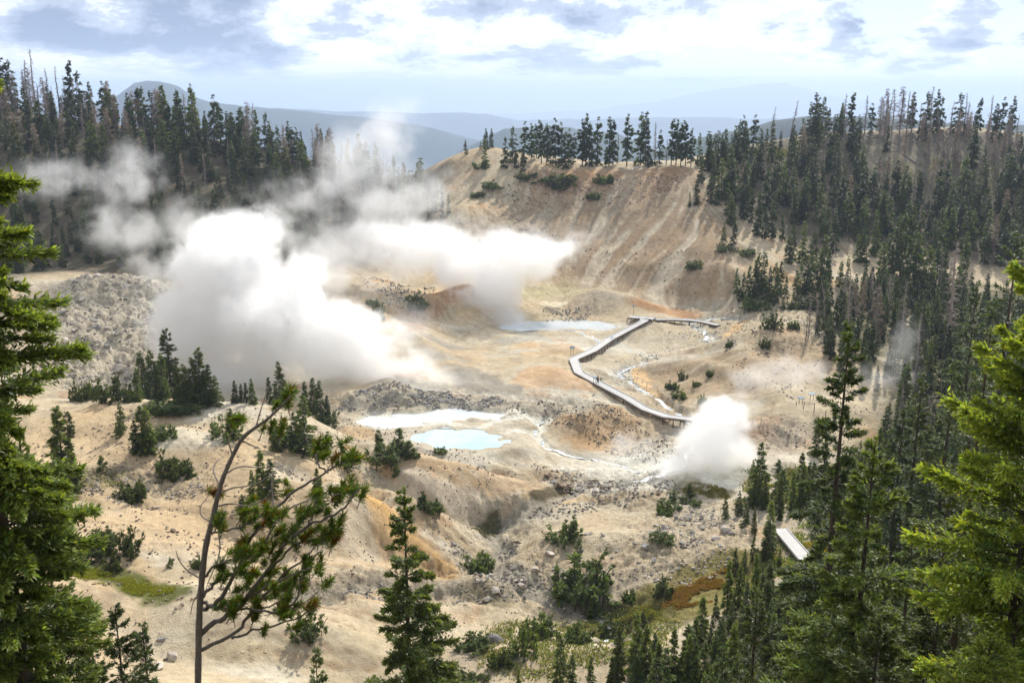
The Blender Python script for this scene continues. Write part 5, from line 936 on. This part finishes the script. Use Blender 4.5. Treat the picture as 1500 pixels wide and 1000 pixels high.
# ------------------------------------------------------------------ boardwalk
DECK = mat_plain('deck_boards', (.55, .53, .50), rough=.95, nz=.2, sc=3, spec=.03, rnd=0., bump=.1); BEAM = mat_plain('dark_timber', (.12, .085, .065), rough=.85, sc=3, rnd=.1); POST = mat_plain('post_timber', (.16, .12, .09), sc=3)
def box_between(a, c, w_, h_, dz=0.):
    """beam from a to c, top at their z"""
    d = unit(np.array([c[0]-a[0], c[1]-a[1], 0.])); n = np.array([-d[1], d[0], 0])*w_/2; up = np.array([0, 0, 1.]); o = np.array([0, 0, dz])
    V = np.array([a+n+o, a-n+o, a-n-up*h_+o, a+n-up*h_+o, c+n+o, c-n+o, c-n-up*h_+o, c+n-up*h_+o]); Q = np.array([[3, 2, 1, 0], [4, 5, 6, 7], [0, 1, 5, 4], [1, 2, 6, 5], [2, 3, 7, 6], [3, 0, 4, 7]]); return V, Q
def walkway(name, segs, label, lift=.7, width=2.05, post_step=2.4):
    e = bpy.data.objects.new(name, None); COL.objects.link(e); tag(e, label, 'boardwalk', 'boardwalks and bridges'); deck = []; beams = []; posts = []; curbs = []
    for pixs in segs:
        P = []
        for t in pixs.split(';'):
            u, v = map(float, t.split()); p = march(u, v, lambda x, y: ground(x, y)+lift, 45.); P.append(p)
        P = np.array(P); P[:, 2] = np.convolve(np.pad(P[:, 2], 1, mode='edge'), [.25, .5, .25], 'valid')
        # offset outline with mitred corners
        T = unit(np.diff(P[:, :2], axis=0)); N = np.stack([-T[:, 1], T[:, 0]], 1); M_ = np.array([N[0]]+[(N[i]+N[i+1])/max(1e-3, 1+N[i]@N[i+1]) for i in range(len(N)-1)]+[N[-1]])
        for i in range(len(P)-1):
            a, c = P[i], P[i+1]; Ln = np.hypot(*(c-a)[:2]); k = max(1, int(Ln/.30)); Lf0, Lf1 = P[i, :2]+M_[i]*width/2, P[i+1, :2]+M_[i+1]*width/2; R0, R1 = P[i, :2]-M_[i]*width/2, P[i+1, :2]-M_[i+1]*width/2
            for j in range(k):
                t0, t1 = (j+.04)/k, (j+.96)/k; q = [Lf0*(1-t0)+Lf1*t0, R0*(1-t0)+R1*t0, R0*(1-t1)+R1*t1, Lf0*(1-t1)+Lf1*t1]; z0 = a[2]*(1-t0)+c[2]*t0; z1 = a[2]*(1-t1)+c[2]*t1; zz = [z0, z0, z1, z1]
                V = np.array([[*p, z] for p, z in zip(q, zz)]+[[*p, z-.08] for p, z in zip(q, zz)]); deck.append((V, np.array([[3, 2, 1, 0], [4, 5, 6, 7], [0, 1, 5, 4], [1, 2, 6, 5], [2, 3, 7, 6], [3, 0, 4, 7]])))
            for s0, s1, sg in ((Lf0, Lf1, -1), (R0, R1, 1)):
                A = np.array([*s0, a[2]]); Bq = np.array([*s1, c[2]]); inn = np.array([*(N[i]*.08*sg), 0]); beams.append(box_between(A+inn*1.6, Bq+inn*1.6, .12, .32, -.085)); curbs.append(box_between(A+inn, Bq+inn, .10, .10, .14))
                m_ = max(1, int(Ln/post_step))
                for j in range(m_+1):
                    q = A+(Bq-A)*j/max(m_, 1)+inn*1.6; g = float(ground(q[0], q[1])); hgt = q[2]-g
                    if hgt > .35: posts.append(box_between(q+[.09, 0, 0], q-[.09, 0, 0], .18, hgt-.10+.3, -.40+.0) if False else box_between(q+[.09, 0, 0], q-[.09, 0, 0], .18, hgt, -.41))
    for nm, L_, m_ in (('deck', deck, DECK), ('side_beam', beams, BEAM), ('kerb_rail', curbs, DECK)): V, Q = join(L_); link(nm, mk(nm, V, Q, m_, False), e)
    for V, Q in posts[:98]: link('support_post', mk('support_post', V, Q, POST, False), e)
    return e
walkway('boardwalk', ['1078 617;1040 616;976 612;945 600;918 584;880 561;848 544;840 524;868 513;893 500;915 484;934 475;944 469;942 464'], 'long pale zigzag boardwalk crossing the basin floor', lift=.8)
walkway('viewing_platform', ['922 465;958 465'], 'small T shaped viewing platform at the upper end of the boardwalk', lift=1.0, width=2.6)
walkway('footbridge', ['960 466;985 468;1010 471;1030 472;1052 474'], 'low footbridge on trestles over the upper creek', lift=.9, width=1.7)
walkway('boardwalk', ['1142 776;1163 798;1181 816'], 'short piece of walkway showing between the trees at lower right', lift=.5, width=1.9)
# ------------------------------------------------------------------ signs and marker posts
PANEL = mat_plain('sign_panel', (.35, .48, .58), rough=.3, nz=.1, spec=.5); METAL = mat_plain('sign_frame', (.12, .11, .11), rough=.5)
def sign(u, v, label, two=True, tilt=.6, h_=1.1, w_=.8, rz=0., small=False, on=0.):
    p = hit(u, v); e = bpy.data.objects.new('information_sign', None); COL.objects.link(e); e.location = (p[0], p[1], p[2]); e.rotation_euler[2] = rz; tag(e, label, 'sign', 'interpretive signs')
    for x in ((-.28, .28) if two else (0,)): V, Q = tubes(np.array([[x, 0, -.2]]), np.array([[x, 0, h_+on]]), np.array([.05]), np.array([.045]), 6); link('post', mk('post', V, Q, METAL), e)
    c, s = math.cos(tilt), math.sin(tilt); D = .5
    fr = []
    for k_, (ww, dd, zt, th_) in enumerate(((w_, D, 0, .05), (w_*.92, D*.9, .032, .01))):
        V = np.array([[sx*ww/2, sy*dd/2*c, h_+on+.05+zt+sy*dd/2*s+sz*th_/2] for sx in (-1, 1) for sy in (-1, 1) for sz in (-1, 1)]); Q = np.array([[0, 1, 3, 2], [4, 6, 7, 5], [0, 4, 5, 1], [2, 3, 7, 6], [0, 2, 6, 4], [1, 5, 7, 3]]); link(('frame', 'panel')[k_], mk(('frame', 'panel')[k_], V, Q, (METAL, PANEL)[k_], False), e)
sign(838, 520, 'bluish sign panel on two posts at the outer corner of the boardwalk', h_=1.8, w_=1.1, tilt=1.2)
sign(928, 461, 'thin sign post behind the viewing platform', two=False, h_=2.4, w_=.6, tilt=1.3)
sign(871, 565, 'low tilted sign beside the walker on the boardwalk', h_=1.9, rz=.6)
sign(896, 504, 'small tilted sign on the raised stretch of the boardwalk', two=False, h_=1.9, w_=.7, rz=.6)
sign(1173, 592, 'tilted sign panel catching the sky above the steam vent, left of two', h_=1.2, w_=1.2, tilt=.5, rz=-.5)
sign(1189, 586, 'bright sign panel above the steam vent, right of two', h_=1.2, w_=1.3, tilt=.4)
for u, v, h_, lab in ((1166, 594, 6, 'short'), (1177, 599, 12, 'leaning'), (1192, 606, 18, 'thin grey'), (1208, 622, 24, 'tall dark'), (1222, 628, 22, 'pale tall')):
    p = hit(u, v); H = h_*p[1]/F; V, Q = curve_tube([[0, 0, -.2], [.02, 0, H*.5], [.03 if lab != 'leaning' else .15, 0, H*.97], [.03, 0, H]], [.07, .065, .06, .03], 6); o = link('marker_post', mk('marker_post', V, Q, POST), None, tuple(p)); tag(o, f'{lab} wooden marker post in the row above the steam vent', 'post', 'marker posts on the slope')
# ------------------------------------------------------------------ walker on the boardwalk
def person():
    p = march(875.5, 562.5, lambda x, y: ground(x, y)+.9, 45.)
    J = dict(pel=(0, 0, .95), ch=(0, .02, 1.28), nk=(0, .03, 1.47), hd=(0, .06, 1.60), tp=(0, .05, 1.72), ls=(-.19, .02, 1.40), rs=(.19, .02, 1.40), le=(-.26, -.02, 1.12), re=(.26, .05, 1.12), lw=(-.24, .12, .90), rw=(.25, .20, .93), lf=(-.24, .17, .82), rf=(.25, .26, .87), lh=(-.10, 0, .90), rh=(.10, 0, .90), lk=(-.11, .14, .50), rk=(.11, -.02, .49), la=(-.11, .10, .09), ra=(.11, -.24, .12), lt=(-.11, .27, .04), rt=(.11, -.10, .03))
    Rd = dict(pel=.14, ch=.16, nk=.065, hd=.095, tp=.075, ls=.075, rs=.075, le=.052, re=.052, lw=.036, rw=.036, lf=.035, rf=.035, lh=.095, rh=.095, lk=.066, rk=.066, la=.045, ra=.045, lt=.04, rt=.04)
    E = [('pel', 'ch'), ('ch', 'nk'), ('nk', 'hd'), ('hd', 'tp'), ('ch', 'ls'), ('ch', 'rs'), ('ls', 'le'), ('rs', 're'), ('le', 'lw'), ('re', 'rw'), ('lw', 'lf'), ('rw', 'rf'), ('pel', 'lh'), ('pel', 'rh'), ('lh', 'lk'), ('rh', 'rk'), ('lk', 'la'), ('rk', 'ra'), ('la', 'lt'), ('ra', 'rt')]
    def skinned(name, keys, grow, mat, parent=None, loc=None):
        ks = list(keys); me = bpy.data.meshes.new(name); me.from_pydata([J[k] for k in ks], [(ks.index(a), ks.index(b_)) for a, b_ in E if a in ks and b_ in ks], []); o = link(name, me, parent, loc)
        md = o.modifiers.new('skin', 'SKIN'); 
        for i, k in enumerate(ks): me.skin_vertices[0].data[i].radius = (Rd[k]+grow,)*2; me.skin_vertices[0].data[i].use_root = (i == 0)
        o.modifiers.new('sub', 'SUBSURF').render_levels = 2; o.modifiers['sub'].levels = 1; me.materials.append(mat); return o
    skin = mat_plain('skin', (.45, .28, .2), rough=.6, nz=.05, rnd=0); dark = mat_plain('dark_cloth', (.035, .03, .045), nz=.1, rnd=0)
    e = bpy.data.objects.new('person', None); COL.objects.link(e); e.location = p; e.rotation_euler[2] = -2.4; tag(e, 'walker in dark clothes with a backpack on the boardwalk', 'person')
    skinned('body', J.keys(), 0, skin, e); skinned('jacket', ['pel', 'ch', 'ls', 'rs', 'le', 're', 'lw', 'rw'], .022, dark, e); skinned('trousers', ['pel', 'lh', 'rh', 'lk', 'rk', 'la', 'ra'], .016, dark, e)
    import bmesh
    for nm, c, s in (('hair', (0, .035, 1.67), (.10, .11, .10)), ('backpack', (0, -.20, 1.25), (.17, .11, .26)), ('hat', (0, .05, 1.75), (.15, .16, .05))):
        bm = bmesh.new(); bmesh.ops.create_icosphere(bm, subdivisions=2, radius=1.); me = bpy.data.meshes.new(nm); bm.to_mesh(me); bm.free(); me.materials.append(dark); o = link(nm, me, e, c); o.scale = s
person()
# fallen logs
for u, v, l, a, rr_, lab in ((1078, 356, 9, 1.2, .22, 'fallen log on the sandy flank below the right forest'), (1330, 232, 12, 2.0, .3, 'dark fallen trunk on the burnt upper slope'), (1310, 222, 10, .4, .25, 'fallen trunk above another on the burnt slope'), (1222, 505, 5, 2.2, .12, 'bleached bent log at the edge of the thicket'), (1085, 742, 5, .9, .12, 'silver dead branchwood at the right bank'), (1100, 735, 4, 2.3, .1, 'bleached log beside the silver branchwood'), (820, 478, 1, 0, .1, '')):
    if not lab: continue
    p = hit(u, v); d = np.array([math.cos(a), math.sin(a)]); Q_ = [p[:2]+d*l*t for t in (-.5, -.2, .15, .5)]; P = np.array([[q[0], q[1], float(ground(*q))+rr_*.7] for q in Q_]); V, Q = curve_tube(P-p, [rr_, rr_*.85, rr_*.7, rr_*.35], 7); sgl = [(V, Q)]
    rg = np.random.default_rng(int(u)); k = 16; b0 = P[0]-p+(P[3]-P[0])*rg.random((k, 1)); sgl.append(tubes(b0, b0+unit(rg.normal(0, 1, (k, 3))+[0, 0, .6])*rg.uniform(.3, 1.4, (k, 1)), np.full(k, .05), np.full(k, .015), 4)); V, Q = join(sgl); tag(link('fallen_log', mk('fallen_log', V, Q, BARK_GREY), None, tuple(p)), lab, 'log', 'fallen logs')
# ------------------------------------------------------------------ steam plumes: real volumes, density field of soft lobes broken up by noise
def steam(name, blobs, dens, label, nscale=7., thr=.55, vox=.5, rag=1.0, aniso=.45, seed=0., soft=.5):
    """blobs: (u, v, depth, ru px, rv px, rdepth m, amp)"""
    C_ = []; 
    for u, v, Y_, ru, rv, rd, amp in blobs: p = at(u, v, Y_); C_.append((p, np.array([ru*Y_/F, rd, rv*Y_/F]), amp))
    lo = np.min([c-r_*1.55 for c, r_, a in C_], 0); hi = np.max([c+r_*1.55 for c, r_, a in C_], 0); lo[2] = max(lo[2], -3)
    o = link(name, bpy.data.meshes.new(name)); mid = (lo+hi)/2; o.location = mid; tag(o, label, 'steam', 'steam plumes', kind='stuff')
    ng = bpy.data.node_groups.new(name, 'GeometryNodeTree'); ng.interface.new_socket('Geometry', in_out='INPUT', socket_type='NodeSocketGeometry'); ng.interface.new_socket('Geometry', in_out='OUTPUT', socket_type='NodeSocketGeometry')
    b = NB(ng); go = b.n('NodeGroupOutput'); vc = b.n('GeometryNodeVolumeCube'); pos = b.n('GeometryNodeInputPosition').outputs[0]
    res = np.clip(((hi-lo)/vox).astype(int), 8, 400)
    vc.inputs['Min'].default_value = tuple(lo-mid); vc.inputs['Max'].default_value = tuple(hi-mid)
    for i, k in enumerate(('Resolution X', 'Resolution Y', 'Resolution Z')): vc.inputs[k].default_value = int(res[i])
    off = b.n('ShaderNodeVectorMath', operation='ADD'); off.inputs[1].default_value = (seed*13.1, seed*7.7, seed*3.3); b.l(pos, off.inputs[0])
    nz_ = b.noise(off.outputs[0], 1/nscale, 7, .68, .25); n2 = b.noise(off.outputs[0], 1/(nscale*2.6), 2, .5)
    wv = b.n('ShaderNodeVectorMath', operation='SCALE'); sb = b.n('ShaderNodeVectorMath', operation='SUBTRACT'); sb.inputs[1].default_value = (.5, .5, .5); b.l(n2.outputs['Color'], sb.inputs[0]); b.l(sb.outputs[0], wv.inputs[0]); wv.inputs['Scale'].default_value = nscale*1.6
    wp_ = b.n('ShaderNodeVectorMath', operation='ADD'); b.l(pos, wp_.inputs[0]); b.l(wv.outputs[0], wp_.inputs[1]); tot = None
    for c, r_, amp in C_:
        s = b.n('ShaderNodeVectorMath', operation='SUBTRACT'); s.inputs[1].default_value = tuple(c-mid); b.l(wp_.outputs[0], s.inputs[0]); m = b.n('ShaderNodeVectorMath', operation='MULTIPLY'); m.inputs[1].default_value = tuple(1/r_); b.l(s.outputs[0], m.inputs[0])
        ln = b.n('ShaderNodeVectorMath', operation='LENGTH'); b.l(m.outputs[0], ln.inputs[0]); q = b.math('MULTIPLY', b.math('MAXIMUM', b.math('SUBTRACT', 1.25, ln.outputs['Value']), 0.), amp)
        tot = q if tot is None else b.math('MAXIMUM', tot, q)
    f = b.math('ADD', tot, b.math('MULTIPLY', b.math('SUBTRACT', nz_[0] if isinstance(nz_, tuple) else nz_.outputs[0], .5), rag*2.4))
    f = b.math('SUBTRACT', f, thr); mr = b.n('ShaderNodeMapRange', interpolation_type='SMOOTHSTEP'); mr.inputs['From Min'].default_value = 0; mr.inputs['From Max'].default_value = soft; b.l(f, mr.inputs['Value'])
    b.l(b.math('MULTIPLY', mr.outputs[0], b.math('MINIMUM', b.math('MULTIPLY', tot, 2.), 1.)), vc.inputs['Density']); sm = b.n('GeometryNodeSetMaterial'); b.l(vc.outputs[0], sm.inputs[0])
    m, nt_ = newmat(name+'_vapour'); bb = NB(nt_); out = bb.n('ShaderNodeOutputMaterial'); v = bb.n('ShaderNodeVolumePrincipled'); v.inputs['Color'].default_value = (1, 1, 1, 1); v.inputs['Density'].default_value = dens; v.inputs['Anisotropy'].default_value = aniso; bb.l(v.outputs[0], out.inputs['Volume'])
    m.cycles.volume_sampling = 'MULTIPLE_IMPORTANCE'
    sm.inputs['Material'].default_value = m; b.l(sm.outputs[0], go.inputs[0]); md = o.modifiers.new('steam', 'NODES'); md.node_group = ng; return o
steam('steam', [(330, 395, 210, 88, 68, 14, 1.5), (300, 470, 205, 70, 70, 13, 1.6), (400, 470, 203, 100, 75, 14, 1.5), (340, 540, 200, 80, 40, 11, 1.5), (490, 500, 202, 100, 62, 11, 1.3), (560, 535, 200, 85, 36, 8, 1.0), (370, 350, 214, 60, 40, 11, 1.0), (430, 410, 208, 60, 45, 11, 1.0)], .25, 'largest dense white steam cloud rising behind the left knoll', 7, .24, .4, 2.0, seed=1, soft=.38)
steam('steam', [(712, 430, 262, 52, 46, 7, 1.7), (690, 395, 268, 70, 44, 9, 1.4), (620, 368, 272, 80, 36, 9, 1.2), (770, 375, 270, 75, 38, 9, 1.2), (815, 365, 272, 40, 26, 7, .7), (560, 350, 275, 60, 26, 8, .85), (730, 466, 256, 40, 18, 5, 1.5)], .22, 'dense white steam billowing from the vent beside the far pool', 6.5, .2, .45, 2.0, seed=2, soft=.42)
steam('steam', [(1045, 650, 151, 48, 52, 5.5, 1.5), (1062, 612, 152, 44, 34, 4.5, 1.3), (1008, 682, 150, 50, 28, 4, 1.3), (1075, 660, 151, 34, 34, 4, 1.1)], .36, 'compact white steam column at the lower end of the boardwalk', 3.6, .22, .26, 1.7, seed=3, soft=.4)
steam('thin_steam', [(520, 250, 290, 70, 60, 14, 1.), (460, 300, 280, 60, 60, 12, 1.), (560, 300, 290, 90, 50, 14, 1.), (480, 350, 275, 100, 40, 12, 1.), (560, 200, 300, 50, 45, 12, .8), (620, 280, 300, 60, 50, 12, .8), (590, 170, 310, 50, 30, 12, .55)], .06, 'thin grey steam drifting up in front of the left wooded hill', 9, .22, .6, 1.8, seed=4, soft=.8)
steam('thin_steam', [(190, 260, 270, 55, 50, 11, 1.), (180, 340, 262, 60, 45, 11, 1.), (80, 260, 275, 70, 35, 12, .8), (200, 390, 258, 40, 30, 8, .9), (260, 320, 262, 40, 40, 9, .7)], .07, 'thin twisted steam wisps left of the largest cloud', 7, .22, .5, 1.8, seed=5, soft=.8)
steam('thin_steam', [(920, 655, 152, 45, 22, 4, 1.), (950, 690, 150, 70, 16, 4, 1.), (880, 690, 149, 40, 12, 3, .7)], .13, 'low steam over the pale flats left of the compact column', 3.5, .25, .35, 1.6, seed=6, soft=.8)
steam('thin_steam', [(1130, 555, 176, 70, 26, 6, 1.), (1180, 540, 180, 60, 24, 6, .8), (1090, 590, 168, 50, 24, 5, .8), (1215, 590, 178, 40, 26, 5, .6)], .085, 'thin steam sliding over the slope above the compact column', 5, .22, .4, 1.6, seed=7, soft=.8)
steam('thin_steam', [(1330, 500, 180, 24, 50, 5, 1.), (1290, 560, 178, 45, 28, 5, .8), (1320, 540, 180, 40, 40, 5, .8)], .045, 'faint steam among the bare trees right of the creek', 4, .22, .4, 1.6, seed=8, soft=.8)
steam('thin_steam', [(660, 560, 196, 80, 20, 6, 1.), (560, 575, 192, 60, 18, 5, 1.), (620, 530, 205, 60, 26, 6, .8), (740, 585, 188, 60, 10, 4, .5)], .07, 'ground mist trailing right from the largest cloud', 6, .22, .45, 1.6, seed=9, soft=.8)
steam('thin_steam', [(250, 450, 208, 70, 70, 9, .9), (300, 350, 214, 80, 60, 10, .9), (470, 400, 214, 100, 60, 10, .9), (580, 490, 206, 90, 50, 8, .9), (480, 560, 198, 130, 24, 6, .9), (400, 290, 222, 60, 40, 8, .6)], .05, 'thin torn veil fraying off the edges of the largest cloud', 7, .22, .5, 1.9, seed=11, soft=.9)
steam('thin_steam', [(640, 350, 272, 90, 36, 9, .9), (760, 360, 270, 100, 36, 9, .9), (850, 345, 275, 60, 26, 8, .7), (520, 400, 262, 80, 40, 9, .8), (700, 480, 255, 70, 18, 5, .7)], .05, 'thin torn veil fraying off the steam beside the far pool', 7, .22, .5, 1.9, seed=12, soft=.9)
